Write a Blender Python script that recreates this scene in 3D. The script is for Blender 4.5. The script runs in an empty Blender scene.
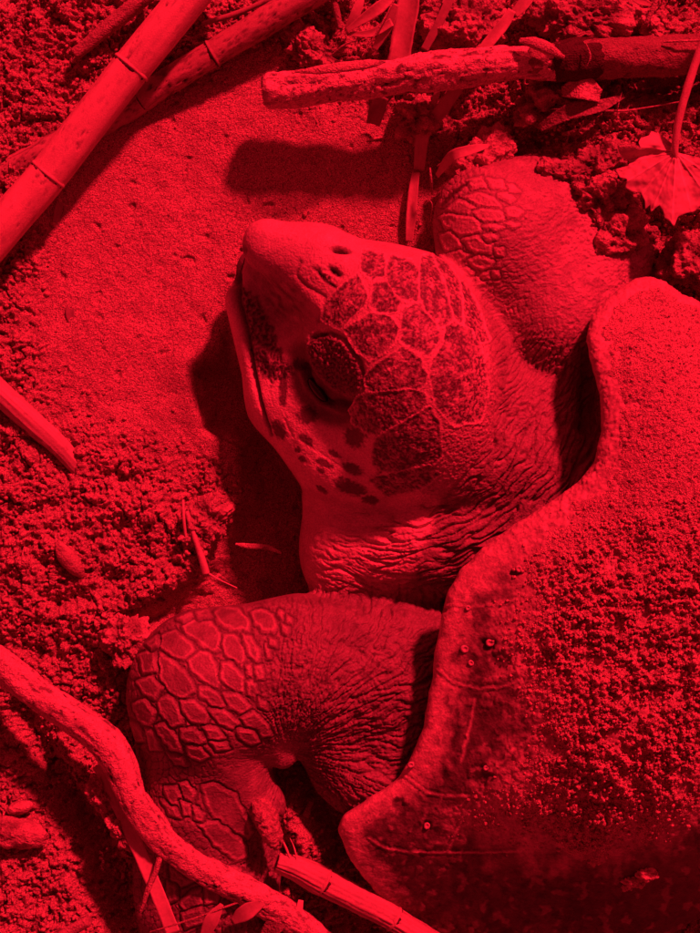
import bpy, math, random
import numpy as np
from mathutils import Vector, Matrix

# ------------------------------------------------------------------ camera, light, exposure
SC = bpy.context.scene
COL = SC.collection
H = 1.6                                     # camera height above the sand, metres
cam_d = bpy.data.cameras.new('camera')
cam = bpy.data.objects.new('camera', cam_d); COL.objects.link(cam)
cam.location = (0, 0, H); cam.rotation_euler = (0, 0, 0)
cam_d.sensor_fit = 'VERTICAL'; cam_d.sensor_height = 24
cam_d.lens = 24 / (2 * (0.4665 / H)); cam_d.clip_start = 0.05; cam_d.clip_end = 400
SC.camera = cam

ELEV = math.radians(39); AZ = math.atan2(0.88, 0.47)     # direction towards the lamp in the ground plane
RED = (1.0, 0.011, 0.042)
w = bpy.data.worlds.new('World'); SC.world = w; w.use_nodes = True
nt = w.node_tree; nt.nodes.clear()
sky = nt.nodes.new('ShaderNodeTexSky'); sky.sky_type = 'NISHITA'; sky.sun_disc = False
sky.sun_elevation = ELEV; sky.sun_rotation = math.pi / 2 - AZ
bw = nt.nodes.new('ShaderNodeRGBToBW')
mul = nt.nodes.new('ShaderNodeVectorMath'); mul.operation = 'SCALE'
mul.inputs[0].default_value = RED
bg = nt.nodes.new('ShaderNodeBackground'); bg.inputs[1].default_value = 0.095
wo = nt.nodes.new('ShaderNodeOutputWorld')
nt.links.new(sky.outputs[0], bw.inputs[0]); nt.links.new(bw.outputs[0], mul.inputs['Scale'])
nt.links.new(mul.outputs[0], bg.inputs[0]); nt.links.new(bg.outputs[0], wo.inputs[0])

sun_d = bpy.data.lights.new('sun', 'SUN'); sun_d.energy = 5.0; sun_d.angle = math.radians(4.4)
sun_d.color = RED
sun = bpy.data.objects.new('sun', sun_d); COL.objects.link(sun)
Ld = Vector((math.cos(AZ) * math.cos(ELEV), math.sin(AZ) * math.cos(ELEV), math.sin(ELEV)))
sun.rotation_euler = Ld.to_track_quat('Z', 'Y').to_euler(); sun.location = Ld * 3
SC.view_settings.view_transform = 'Standard'; SC.view_settings.look = 'None'
SC.view_settings.gamma = 1; SC.view_settings.use_curve_mapping = False
SC.view_settings.exposure = 0.64

# ------------------------------------------------------------------ numpy helpers
def P(u, v, z=0.0):
    """point of the place at height z (mm) that lies under picture position u, v"""
    k = (H - z / 1000) / H
    return np.array([(u - 350) / 1000 * k, (466.5 - v) / 1000 * k, z / 1000])
def K(z): return (H - z / 1000) / H / 1000
def UV(co):
    k = H / (H - co[:, 2])
    return co[:, 0] * k * 1000 + 350, 466.5 - co[:, 1] * k * 1000

def _hash(ix, iy, iz, seed):
    h = (ix.astype(np.uint32) * np.uint32(374761393)) ^ (iy.astype(np.uint32) * np.uint32(668265263)) \
        ^ (iz.astype(np.uint32) * np.uint32(2147483647 - 57)) ^ np.uint32((seed * 2654435761) & 0xffffffff)
    h = (h ^ (h >> np.uint32(13))) * np.uint32(1274126177)
    h = (h ^ (h >> np.uint32(16))) * np.uint32(2246822519)
    return h ^ (h >> np.uint32(15))
def _h01(*a): return _hash(*a).astype(np.float32) / np.float32(4294967295)

def noise3(x, y, z, seed=0):
    x = np.asarray(x, np.float32); y = np.asarray(y, np.float32); z = np.zeros_like(x) + np.asarray(z, np.float32)
    xi = np.floor(x); yi = np.floor(y); zi = np.floor(z)
    fx, fy, fz = x - xi, y - yi, z - zi
    ux, uy, uz = [f * f * (3 - 2 * f) for f in (fx, fy, fz)]
    xi, yi, zi = [a.astype(np.int64) for a in (xi, yi, zi)]
    out = 0
    for dx in (0, 1):
        for dy in (0, 1):
            for dz in (0, 1):
                h = _hash(xi + dx, yi + dy, zi + dz, seed)
                g = ((h & np.uint32(1)).astype(np.float32) * 2 - 1) * (fx - dx) \
                    + (((h >> np.uint32(1)) & np.uint32(1)).astype(np.float32) * 2 - 1) * (fy - dy) \
                    + (((h >> np.uint32(2)) & np.uint32(1)).astype(np.float32) * 2 - 1) * (fz - dz)
                out = out + g * (ux if dx else 1 - ux) * (uy if dy else 1 - uy) * (uz if dz else 1 - uz)
    return out
def noise2(x, y, seed=0):
    x = np.asarray(x, np.float32); y = np.asarray(y, np.float32)
    xi = np.floor(x); yi = np.floor(y); fx, fy = x - xi, y - yi
    ux, uy = fx * fx * (3 - 2 * fx), fy * fy * (3 - 2 * fy)
    xi = xi.astype(np.int64); yi = yi.astype(np.int64); zz = np.zeros_like(xi); out = 0
    for dx in (0, 1):
        for dy in (0, 1):
            a = _h01(xi + dx, yi + dy, zz, seed) * np.float32(6.2831853)
            out = out + (np.cos(a) * (fx - dx) + np.sin(a) * (fy - dy)) * (ux if dx else 1 - ux) * (uy if dy else 1 - uy)
    return out * 1.4
def fbm2(x, y, o=4, seed=0, gain=0.5):
    s = 0; a = 1.0
    for i in range(o): s = s + a * noise2(x * 2 ** i, y * 2 ** i, seed + i * 7); a *= gain
    return s
def fbm3(x, y, z, o=3, seed=0, gain=0.5):
    s = 0; a = 1.0
    for i in range(o): s = s + a * noise3(x * 2 ** i, y * 2 ** i, z * 2 ** i, seed + i * 7); a *= gain
    return s
def worley2(x, y, seed=0, jit=0.85):
    xi = np.floor(x).astype(np.int64); yi = np.floor(y).astype(np.int64)
    f1 = np.full(x.shape, 9.0, np.float32); f2 = f1.copy(); idh = np.zeros(x.shape, np.float32)
    zz = np.zeros_like(xi)
    for dx in (-1, 0, 1):
        for dy in (-1, 0, 1):
            cx, cy = xi + dx, yi + dy
            px = cx + 0.5 + jit * (_h01(cx, cy, zz, seed) - 0.5); py = cy + 0.5 + jit * (_h01(cx, cy, zz, seed + 1) - 0.5)
            d = np.sqrt((px - x) ** 2 + (py - y) ** 2).astype(np.float32)
            near = d < f1
            f2 = np.where(near, f1, np.minimum(f2, d)); idh = np.where(near, _h01(cx, cy, zz, seed + 2), idh)
            f1 = np.where(near, d, f1)
    return f1, f2, idh
def sstep(a, b, x):
    t = np.clip((x - a) / (b - a), 0, 1); return t * t * (3 - 2 * t)
def gauss(u, v, cu, cv, su, sv, ang=0):
    c, s = math.cos(math.radians(ang)), math.sin(math.radians(ang))
    du, dv = u - cu, v - cv
    return np.exp(-(((du * c + dv * s) / su) ** 2 + ((-du * s + dv * c) / sv) ** 2))
def dist_line(u, v, pts):
    """distance to a polyline and the position 0..1 along it"""
    best = np.full(u.shape, 1e9, np.float32); tt = np.zeros(u.shape, np.float32); n = len(pts) - 1
    for i in range(n):
        ax, ay = pts[i]; bx, by = pts[i + 1]
        dx, dy = bx - ax, by - ay; L = dx * dx + dy * dy
        t = np.clip(((u - ax) * dx + (v - ay) * dy) / L, 0, 1)
        d = np.hypot(u - ax - t * dx, v - ay - t * dy)
        m = d < best; best = np.where(m, d, best); tt = np.where(m, (i + t) / n, tt)
    return best, tt
def sd_poly(u, v, poly):
    """signed distance, negative inside"""
    d = np.full(u.shape, 1e9, np.float32); ins = np.zeros(u.shape, bool); n = len(poly)
    for i in range(n):
        ax, ay = poly[i]; bx, by = poly[(i + 1) % n]
        dx, dy = bx - ax, by - ay
        t = np.clip(((u - ax) * dx + (v - ay) * dy) / max(dx * dx + dy * dy, 1e-9), 0, 1)
        d = np.minimum(d, np.hypot(u - ax - t * dx, v - ay - t * dy))
        c = (ay > v) != (by > v)
        if dy != 0: ins ^= c & (u < (v - ay) * dx / dy + ax)
    return np.where(ins, -d, d)
def rbf(pts, reg=0.0):
    p = np.array([q[:2] for q in pts], float) / 100; z = np.array([q[2] for q in pts], float); n = len(p)
    def phi(r): return np.where(r > 1e-9, r * r * np.log(np.maximum(r, 1e-9)), 0)
    A = phi(np.linalg.norm(p[:, None] - p[None], axis=2)) + reg * np.eye(n)
    Q = np.hstack([np.ones((n, 1)), p]); M = np.block([[A, Q], [Q.T, np.zeros((3, 3))]])
    s = np.linalg.solve(M, np.concatenate([z, np.zeros(3)]))
    def f(u, v):
        u = np.asarray(u, np.float32) / 100; v = np.asarray(v, np.float32) / 100
        out = s[n] + s[n + 1] * u + s[n + 2] * v
        for i in range(n):
            r2 = (u - p[i, 0]) ** 2 + (v - p[i, 1]) ** 2 + 1e-9
            out = out + s[i] * 0.5 * r2 * np.log(r2)
        return out
    return f

# ------------------------------------------------------------------ mesh helpers
def mesh_obj(name, co, faces, mat, parent=None, col=None, smooth=True, fac=None):
    co = np.asarray(co, np.float32); me = bpy.data.meshes.new(name)
    if isinstance(faces, np.ndarray):
        k = faces.shape[1]; me.vertices.add(len(co)); me.vertices.foreach_set('co', co.ravel())
        me.loops.add(faces.size); me.loops.foreach_set('vertex_index', faces.astype(np.int32).ravel())
        me.polygons.add(len(faces)); me.polygons.foreach_set('loop_start', np.arange(0, faces.size, k, dtype=np.int32))
        me.update(calc_edges=True)
    else:
        me.from_pydata(co.tolist(), [], faces); me.update()
    if smooth: me.polygons.foreach_set('use_smooth', np.ones(len(me.polygons), bool))
    if col is not None:
        a = me.attributes.new('Col', 'FLOAT_COLOR', 'POINT'); c4 = np.ones((len(co), 4), np.float32)
        c4[:, :3] = np.clip(col, 0, 1); a.data.foreach_set('color', c4.ravel())
    me.materials.append(mat); me.validate(verbose=False)
    o = bpy.data.objects.new(name, me); COL.objects.link(o)
    if parent is not None: o.parent = parent
    return o
def tag(o, label=None, cat=None, group=None, kind=None):
    for k, x in (('label', label), ('category', cat), ('group', group), ('kind', kind)):
        if x: o[k] = x
    return o
def root(name, at, label, cat, group=None):
    o = bpy.data.objects.new(name, None); COL.objects.link(o); o.location = tuple(float(a) for a in at)
    o.empty_display_size = 0.02
    return tag(o, label, cat, group)
def rel(o, par):
    """keep world position when a thing's root Empty is not at the origin"""
    o.parent = par; o.matrix_parent_inverse = Matrix.Translation(-Vector(par.location)); return o
def grid_faces(nx, ny, mask=None, flip=False):
    i = np.arange(nx - 1)[:, None] * ny + np.arange(ny - 1)[None]
    f = np.stack([i, i + ny, i + ny + 1, i + 1], -1).reshape(-1, 4)
    if mask is not None: f = f[mask.ravel()]
    return f[:, ::-1] if flip else f
def compact(co, f, *arrs):
    used = np.unique(f); m = np.full(len(co), -1, np.int64); m[used] = np.arange(len(used))
    return (co[used], m[f]) + tuple(a[used] for a in arrs)
def surface_nets(V, org, h):
    """closed quad surface of V = 0 (inside negative)"""
    nx, ny, nz = V.shape; S = V < 0
    c = np.zeros((nx - 1, ny - 1, nz - 1), np.uint8)
    for dx in (0, 1):
        for dy in (0, 1):
            for dz in (0, 1): c += S[dx:nx - 1 + dx, dy:ny - 1 + dy, dz:nz - 1 + dz]
    act = (c > 0) & (c < 8); I = np.argwhere(act); idx = np.full(act.shape, -1, np.int64); idx[act] = np.arange(len(I))
    acc = np.zeros((len(I), 3)); cnt = np.zeros(len(I)); cs = [(a, b, d) for a in (0, 1) for b in (0, 1) for d in (0, 1)]
    for a in cs:
        for b in cs:
            if sum(abs(p - q) for p, q in zip(a, b)) != 1 or a > b: continue
            va = V[I[:, 0] + a[0], I[:, 1] + a[1], I[:, 2] + a[2]]; vb = V[I[:, 0] + b[0], I[:, 1] + b[1], I[:, 2] + b[2]]
            m = (va < 0) != (vb < 0); t = np.where(m, va / np.where(m, va - vb, 1), 0)
            for k in range(3): acc[:, k] += np.where(m, a[k] + t * (b[k] - a[k]), 0)
            cnt += m
    co = (I + acc / cnt[:, None]) * h + np.asarray(org)
    F = []
    for ax in range(3):
        o1, o2 = [(1, 2), (2, 0), (0, 1)][ax]
        sl0 = [slice(None)] * 3; sl1 = [slice(None)] * 3; sl0[ax] = slice(0, -1); sl1[ax] = slice(1, None)
        ch = S[tuple(sl0)] != S[tuple(sl1)]; E = np.argwhere(ch)
        ok = (E[:, o1] > 0) & (E[:, o2] > 0) & (E[:, o1] < V.shape[o1] - 1) & (E[:, o2] < V.shape[o2] - 1); E = E[ok]
        q = []
        for d1, d2 in ((0, 0), (-1, 0), (-1, -1), (0, -1)):
            e = E.copy(); e[:, o1] += d1; e[:, o2] += d2; q.append(idx[e[:, 0], e[:, 1], e[:, 2]])
        q = np.stack(q, 1); inside = S[E[:, 0], E[:, 1], E[:, 2]]
        q = np.where(inside[:, None], q, q[:, ::-1]); F.append(q[(q >= 0).all(1)])
    return co, np.concatenate(F)
def subdivide(co, f, smooth_it=1):
    me = bpy.data.meshes.new('t'); me.vertices.add(len(co)); me.vertices.foreach_set('co', co.astype(np.float32).ravel())
    me.loops.add(f.size); me.loops.foreach_set('vertex_index', f.astype(np.int32).ravel())
    me.polygons.add(len(f)); me.polygons.foreach_set('loop_start', np.arange(0, f.size, 4, dtype=np.int32)); me.update(calc_edges=True)
    o = bpy.data.objects.new('t', me); COL.objects.link(o); m = o.modifiers.new('s', 'SUBSURF'); m.levels = 1; m.render_levels = 1
    dg = bpy.context.evaluated_depsgraph_get(); m2 = bpy.data.meshes.new_from_object(o.evaluated_get(dg))
    c = np.empty(len(m2.vertices) * 3, np.float32); m2.vertices.foreach_get('co', c)
    ff = np.empty(len(m2.loops), np.int32); m2.loops.foreach_get('vertex_index', ff)
    bpy.data.objects.remove(o); bpy.data.meshes.remove(me); bpy.data.meshes.remove(m2)
    return c.reshape(-1, 3).astype(np.float64), ff.reshape(-1, 4)
def normals(co, f):
    a = co[f[:, 2]] - co[f[:, 0]]; b = co[f[:, 3]] - co[f[:, 1]]; n = np.cross(a, b); N = np.zeros_like(co)
    for k in range(4):
        for j in range(3): N[:, j] += np.bincount(f[:, k], n[:, j], len(co))
    return N / np.maximum(np.linalg.norm(N, axis=1, keepdims=True), 1e-12)

# ------------------------------------------------------------------ materials
def material(name, base=(0.4, 0.33, 0.24), vcol=False, rough=0.8, n=((900, 0.25),), bump=((900, 0.6, 0.0006),), spec=0.3, back=None):
    m = bpy.data.materials.new(name); m.use_nodes = True; t = m.node_tree; b = t.nodes['Principled BSDF']
    b.inputs['Roughness'].default_value = rough; b.inputs['Specular IOR Level'].default_value = spec
    tc = t.nodes.new('ShaderNodeTexCoord')
    if vcol:
        a = t.nodes.new('ShaderNodeAttribute'); a.attribute_name = 'Col'; cur = a.outputs['Color']
    else:
        a = t.nodes.new('ShaderNodeRGB'); a.outputs[0].default_value = (*base, 1); cur = a.outputs[0]
    for sc, amt in n:
        nz = t.nodes.new('ShaderNodeTexNoise'); nz.inputs['Scale'].default_value = sc; nz.inputs['Detail'].default_value = 2.5
        nz.inputs['Roughness'].default_value = 0.7
        t.links.new(tc.outputs['Object'], nz.inputs['Vector'])
        mr = t.nodes.new('ShaderNodeMapRange'); mr.inputs['From Min'].default_value = 0.28; mr.inputs['From Max'].default_value = 0.72
        mr.inputs['To Min'].default_value = 1 - amt; mr.inputs['To Max'].default_value = 1 + amt
        t.links.new(nz.outputs['Fac'], mr.inputs['Value'])
        sm = t.nodes.new('ShaderNodeVectorMath'); sm.operation = 'SCALE'
        t.links.new(cur, sm.inputs[0]); t.links.new(mr.outputs[0], sm.inputs['Scale']); cur = sm.outputs[0]
    t.links.new(cur, b.inputs['Base Color']); prev = None
    for sc, st, dist in bump:
        nz = t.nodes.new('ShaderNodeTexNoise'); nz.inputs['Scale'].default_value = sc; nz.inputs['Detail'].default_value = 2
        t.links.new(tc.outputs['Object'], nz.inputs['Vector'])
        bp = t.nodes.new('ShaderNodeBump'); bp.inputs['Strength'].default_value = st; bp.inputs['Distance'].default_value = dist
        t.links.new(nz.outputs['Fac'], bp.inputs['Height'])
        if prev: t.links.new(prev, bp.inputs['Normal'])
        prev = bp.outputs[0]
    if prev: t.links.new(prev, b.inputs['Normal'])
    return m
M_SAND = material('sand', vcol=True, rough=0.95, n=((850, 0.75), (60, 0.10)), bump=((800, 1.0, 0.003), (300, 0.7, 0.003)), spec=0.15)
M_CRUMB = material('crumb', (0.46, 0.37, 0.26), rough=0.95, n=((700, 0.4),), bump=((650, 1.0, 0.002),), spec=0.15)
M_SKIN = material('turtle_skin', vcol=True, rough=0.55, n=((600, 0.24), (90, 0.12)), bump=((520, 0.7, 0.0014), (150, 0.35, 0.0015)), spec=0.4)
M_SHELL = material('turtle_shell', vcol=True, rough=0.6, n=((420, 0.28), (70, 0.18)), bump=((500, 0.5, 0.0012), (120, 0.3, 0.002)), spec=0.35)
M_CANE = material('cane', vcol=True, rough=0.6, n=((800, 0.16), (45, 0.08)), bump=((700, 0.4, 0.001),), spec=0.35)
M_BARK = material('bark', vcol=True, rough=0.85, n=((700, 0.38), (80, 0.15)), bump=((600, 0.9, 0.002), (160, 0.6, 0.003)), spec=0.2)
M_LEAF = material('leaf', vcol=True, rough=0.7, n=((260, 0.10), (60, 0.10)), bump=((260, 0.3, 0.001),), spec=0.3)
M_EYE = material('eye', (0.02, 0.015, 0.01), rough=0.12, n=(), bump=(), spec=0.6)
M_BARN = material('barnacle', (0.40, 0.36, 0.28), rough=0.8, n=((500, 0.2),), bump=((500, 0.5, 0.001),))
M_SOIL = material('soil', vcol=True, rough=0.95, n=((600, 0.35), (90, 0.2)), bump=((500, 1.0, 0.002), (160, 0.8, 0.004)), spec=0.15)
SANDC = np.array([0.49, 0.40, 0.285]); SKIN = np.array([1.0, 0.86, 0.66])

# ------------------------------------------------------------------ ground
SMOOTH = [(118, 118), (200, 90), (268, 62), (300, 120), (430, 128), (428, 250), (250, 225), (228, 300), (222, 380), (240, 460),
          (190, 440), (140, 415), (85, 385), (45, 320), (52, 215)]
PIT = [(190, 372), (228, 330), (300, 470), (420, 500), (460, 600), (330, 640), (150, 640), (105, 630), (120, 612), (190, 580), (215, 540), (238, 500), (238, 450), (200, 430)]
LIP = [(185, 365), (200, 420), (232, 455), (236, 490), (212, 530), (188, 572), (120, 608), (95, 625)]
base_f = rbf([(0, 0, 12), (200, 0, 5), (330, 20, 8), (430, 30, 22), (560, 30, 45), (700, 0, 55), (300, 160, 0), (400, 200, 0), (150, 200, 0),
              (160, 330, 0), (0, 300, 8), (0, 500, 16), (100, 430, 6), (150, 520, 12), (60, 600, 14), (100, 680, -2), (0, 760, -8), (60, 860, -2), (0, 920, 4),
              (120, 900, -12), (300, 850, -14), (330, 920, -20), (240, 930, -14), (600, 180, 52), (700, 200, 40), (640, 250, 46), (540, 130, 40), (450, 130, 12),
              (500, 400, -30), (400, 620, -35), (600, 600, -40), (700, 500, -20), (700, 930, -40), (500, 930, -35), (900, 300, 30), (900, 700, -20), (-200, 400, 20), (-200, 900, 10), (350, 1200, -10), (350, -300, 20)], reg=0.02)
def ground_z(u, v, detail=True):
    r = np.hypot((u - 350) / 600, (v - 466) / 700)
    z = base_f(np.clip(u, -250, 950), np.clip(v, -350, 1250)) * (1 - sstep(1.0, 2.2, r))
    sp = sd_poly(u, v, PIT); z = z - 34 * sstep(6, -26, sp + 8 * fbm2(u / 30, v / 30, 3, 5))
    dl, tl = dist_line(u, v, LIP); z = z + 9 * np.exp(-(dl / 16) ** 2) * (sp > -3)
    # trench and mud ridge under the blade, lower left
    d, _ = dist_line(u, v, [(20, 720), (70, 790), (100, 850), (125, 920)]); z = z - 26 * np.exp(-(d / 20) ** 2)
    d, _ = dist_line(u, v, [(62, 745), (95, 800), (128, 850)]); z = z + 22 * np.exp(-(d / 13) ** 2)
    # holes near the dry leaf and under the log
    z = z - 45 * gauss(u, v, 655, 225, 34, 26, 30) - 40 * gauss(u, v, 655, 92, 60, 17, -8) - 26 * gauss(u, v, 500, 150, 50, 14, -10) - 30 * gauss(u, v, 670, 15, 28, 16)
    z = z + 12 * gauss(u, v, 590, 100, 44, 22, -5) + 10 * gauss(u, v, 600, 25, 50, 24) + 14 * gauss(u, v, 470, 25, 34, 26) + 12 * gauss(u, v, 470, 165, 20, 40, 40)
    z = z + 46 * gauss(u, v, 302, 838, 20, 46, -20)
    z = z - 14 * gauss(u, v, 440, 170, 12, 30, 20) - 10 * gauss(u, v, 360, 20, 30, 14)
    z = z - 10 * gauss(u, v, 122, 478, 32, 8, 12) - 9 * gauss(u, v, 196, 498, 7, 26, 12) - 8 * gauss(u, v, 50, 505, 26, 7, -20) + 7 * gauss(u, v, 150, 505, 34, 18, 10) - 9 * gauss(u, v, 60, 600, 40, 8, -8)
    if not detail: return z
    sm = sd_poly(u, v, SMOOTH) + 14 * fbm2(u / 40, v / 40, 3, 11)
    rough = sstep(-20, 60, sm) * (1 - 0.45 * gauss(u, v, 90, 420, 90, 60)) * 0.85; fade = 1 - sstep(1.3, 2.5, r)
    inpit = sstep(4, -14, sp)
    out = np.maximum(np.maximum(-u - 25, u - 735), np.maximum(-v - 25, v - 965))
    fade = fade * (1 - sstep(0, 60, out)) + 0.0; wide = (1 - sstep(1.3, 2.5, r)) * sstep(0, 60, out)
    z = z + wide * 5 * fbm2(u / 80, v / 80, 2, 21)
    rough = rough * (1 - 0.75 * inpit)
    n1 = fbm2(u / 42, v / 42, 3, 21); n2 = fbm2(u / 15, v / 15, 3, 22); n3 = fbm2(u / 5, v / 5, 3, 23, 0.6)
    cl = 1 - np.abs(fbm2(u / 24, v / 24, 3, 31)) * 2
    z = z + fade * rough * (12 * n1 + 4.6 * n2 + 3.6 * n3 - 8 * sstep(0.80, 1.0, cl) * sstep(-0.2, 0.3, n1) - 6 * sstep(0.35, 0.6, fbm2(u / 9, v / 9, 2, 24)))
    f1, f2, ih = worley2(u / 5.2, v / 5.2, 41)
    z = z + fade * rough * 1.0 * (1 - np.clip(f1, 0, 1)) * (ih > 0.35)
    f1, f2, ih = worley2(u / 13, v / 13, 43)
    z = z + fade * rough * 4.5 * np.clip(0.62 - f1, 0, 1) * (ih > 0.55) * 1.6
    z = z + 1.6 * fbm2(u / 22, v / 22, 2, 54) * fade - 2.5 * fade * sstep(0.55, 0.8, fbm2(u / 18, v / 18, 2, 55)) + fade * rough * 1.9 * fbm2(u / 2.6, v / 2.6, 2, 53) + 1.3 * fbm2(u / 60, v / 60, 2, 51) + 0.35 * fbm2(u / 3.0, v / 3.0, 2, 52)
    return z
def axis(lo, hi, step, far):
    a = list(np.arange(lo, hi, step)); s = step; x = a[-1]
    while x < far: s *= 1.16; x += s; a.append(x)
    s = step; x = lo; b = []
    while x > -far: s *= 1.16; x -= s; b.append(x)
    return np.array(b[::-1] + a)
gu = axis(-25, 735, 1.05, 60000); gv = axis(-25, 965, 1.05, 60000)
U, V_ = np.meshgrid(gu, gv, indexing='ij'); U = U.astype(np.float32); V_ = V_.astype(np.float32)
Z = ground_z(U, V_)
co = np.stack([(U - 350) / 1000, (466.5 - V_) / 1000, Z / 1000], -1).reshape(-1, 3)
tone = 1 + 0.10 * fbm2(U / 70, V_ / 70, 3, 61)
damp = sstep(-16, 26, sd_poly(U, V_, SMOOTH) + 14 * fbm2(U / 40, V_ / 40, 3, 11))
tone = tone * (1 - 0.06 * damp)
dark = sstep(0.62, 0.80, fbm2(U / 3.2, V_ / 3.2, 2, 71) + 0.1)                 # dark mineral grains and bits
colr = (tone * (1 - 0.5 * dark)).reshape(-1, 1) * SANDC * 1.0
tag(mesh_obj('ground', co, grid_faces(len(gu), len(gv), flip=True), M_SAND, col=colr), kind='structure')
GZ = lambda u, v: float(ground_z(np.array([[float(u)]]), np.array([[float(v)]]))[0, 0])

# loose crumbs on the rough sand
def ico():
    t = (1 + 5 ** .5) / 2
    v = np.array([(-1, t, 0), (1, t, 0), (-1, -t, 0), (1, -t, 0), (0, -1, t), (0, 1, t), (0, -1, -t), (0, 1, -t), (t, 0, -1), (t, 0, 1), (-t, 0, -1), (-t, 0, 1)], float)
    f = np.array([(0, 11, 5), (0, 5, 1), (0, 1, 7), (0, 7, 10), (0, 10, 11), (1, 5, 9), (5, 11, 4), (11, 10, 2), (10, 7, 6), (7, 1, 8), (3, 9, 4), (3, 4, 2), (3, 2, 6), (3, 6, 8), (3, 8, 9), (4, 9, 5), (2, 4, 11), (6, 2, 10), (8, 6, 7), (9, 8, 1)])
    return v / np.linalg.norm(v[0]), f
ICO = ico()
def crumbs(name, u, v, z, r, seed, mat):
    rng = np.random.default_rng(seed); n = len(u); k = K(0)
    base, f = ICO
    vv = base[None] * (1 + 0.5 * (rng.random((n, 12, 1)) - 0.5)) * r[:, None, None] * (0.7 + 0.6 * rng.random((n, 1, 3))) / 1000
    kk = (H - z / 1000) / H
    c = np.stack([(u - 350) / 1000 * kk, (466.5 - v) / 1000 * kk, (z + r * 0.25) / 1000], -1)
    co = (vv + c[:, None]).reshape(-1, 3); ff = (f[None] + 12 * np.arange(n)[:, None, None]).reshape(-1, 3)
    return mesh_obj(name, co, ff, mat, smooth=False)
rng = np.random.default_rng(4)
n = 42000; cu = rng.uniform(-10, 715, n); cv = rng.uniform(-10, 945, n)
m = (sd_poly(cu, cv, SMOOTH) > rng.uniform(-8, 40, n)) & (sd_poly(cu, cv, PIT) > -4) & (fbm2(cu / 26, cv / 26, 2, 81) > rng.uniform(-0.7, 0.5, n))
m = m | ((rng.random(n) < 0.012) & (sd_poly(cu, cv, PIT) > 0))
cu, cv = cu[m], cv[m]
cr = 0.6 + 2.4 * rng.random(len(cu)) ** 5.0
tag(crumbs('sand_crumbs', cu, cv, ground_z(cu, cv), cr, 5, M_CRUMB), 'loose crumbs of damp sand lying on the rough ground', 'sand', kind='stuff')

# ------------------------------------------------------------------ turtle body (one continuous skin)
A_ = np.array([-0.68, 0.73, 0]); A_ /= np.linalg.norm(A_); B_ = np.array([0.73, 0.68, 0]); B_ /= np.linalg.norm(B_)
h = 0.0022
lo = np.array([-0.26, -0.52, -0.075]); hi = np.array([0.55, 0.345, 0.205])
nn = np.ceil((hi - lo) / h).astype(int)
gx, gy, gz = [lo[i] + h * np.arange(nn[i]) for i in range(3)]
F = np.full(nn, 0.03, np.float32)
def box(cmin, cmax, pad):
    s = []
    for i, g in enumerate((gx, gy, gz)):
        a = int(np.clip((cmin[i] - pad - lo[i]) / h, 0, nn[i])); b = int(np.clip((cmax[i] + pad - lo[i]) / h + 1, 0, nn[i])); s.append(slice(a, b))
    return tuple(s)
def smin(a, b, k):
    hh = np.clip(0.5 + 0.5 * (b - a) / k, 0, 1); return b * (1 - hh) + a * hh - k * hh * (1 - hh)
def grids(s): return gx[s[0]][:, None, None], gy[s[1]][None, :, None], gz[s[2]][None, None, :]
def cone(a, b, k=0.018):
    """a, b = (u, v, z, r)"""
    global F
    pa, pb = P(*a[:3]), P(*b[:3]); ra, rb = a[3] * K(a[2]), b[3] * K(b[2]); R = max(ra, rb)
    s = box(np.minimum(pa, pb) - R, np.maximum(pa, pb) + R, 0.03); X, Y, Zz = grids(s)
    d = pb - pa; L = d @ d
    t = np.clip(((X - pa[0]) * d[0] + (Y - pa[1]) * d[1] + (Zz - pa[2]) * d[2]) / L, 0, 1)
    q = np.sqrt((X - pa[0] - t * d[0]) ** 2 + (Y - pa[1] - t * d[1]) ** 2 + (Zz - pa[2] - t * d[2]) ** 2) - (ra + t * (rb - ra))
    F[s] = smin(F[s], q, k)
def ell(c, ax, semi, k=0.018, sub=False):
    global F
    p = P(*c); sm = np.array(semi) * K(c[2]); R = sm.max()
    s = box(p - R, p + R, 0.03); X, Y, Zz = grids(s); D = [X - p[0], Y - p[1], Zz - p[2]]
    k0 = 0; k1 = 0
    for i in range(3):
        e = D[0] * ax[i][0] + D[1] * ax[i][1] + D[2] * ax[i][2]; k0 = k0 + (e / sm[i]) ** 2; k1 = k1 + (e / sm[i] ** 2) ** 2
    k0 = np.sqrt(k0); k1 = np.sqrt(k1) + 1e-9; q = k0 * (k0 - 1) / k1
    F[s] = -smin(-F[s], q, k) if sub else smin(F[s], q, k)
ZA = np.array([0, 0, 1.0])
# trunk under the shell, shoulders, neck
ell((720, 640, 50), (np.array([1., 0, 0]), np.array([0, 1., 0]), ZA), (270, 215, 80))
cone((640, 545, 0, 100), (525, 462, 22, 80)); cone((525, 462, 22, 80), (430, 430, 56, 80)); cone((455, 405, 52, 62), (566, 424, 34, 54)); cone((395, 552, 34, 36), (470, 530, 54, 38), 0.012); cone((470, 530, 54, 38), (570, 496, 66, 36), 0.012)
cone((640, 420, 0, 66), (556, 318, 34, 60)); cone((556, 318, 34, 60), (500, 240, 40, 62)); cone((500, 240, 40, 62), (490, 218, 36, 55)); cone((545, 215, 10, 62), (590, 260, 0, 66), 0.03)
cone((560, 330, 50, 50), (600, 250, 20, 44))
cone((560, 700, -40, 90), (470, 690, -22, 84)); cone((470, 690, -22, 84), (385, 676, 14, 80)); cone((385, 676, 14, 80), (300, 668, 34, 70)); cone((300, 668, 44, 70), (214, 692, 34, 86))
cone((420, 690, 10, 72), (374, 772, 34, 50)); cone((330, 700, 30, 56), (350, 760, 30, 44))
cone((210, 700, 20, 78), (202, 800, 8, 62), 0.012); cone((202, 800, 8, 62), (215, 880, -4, 52), 0.012); cone((215, 880, -4, 52), (235, 985, -18, 46), 0.012)
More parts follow.
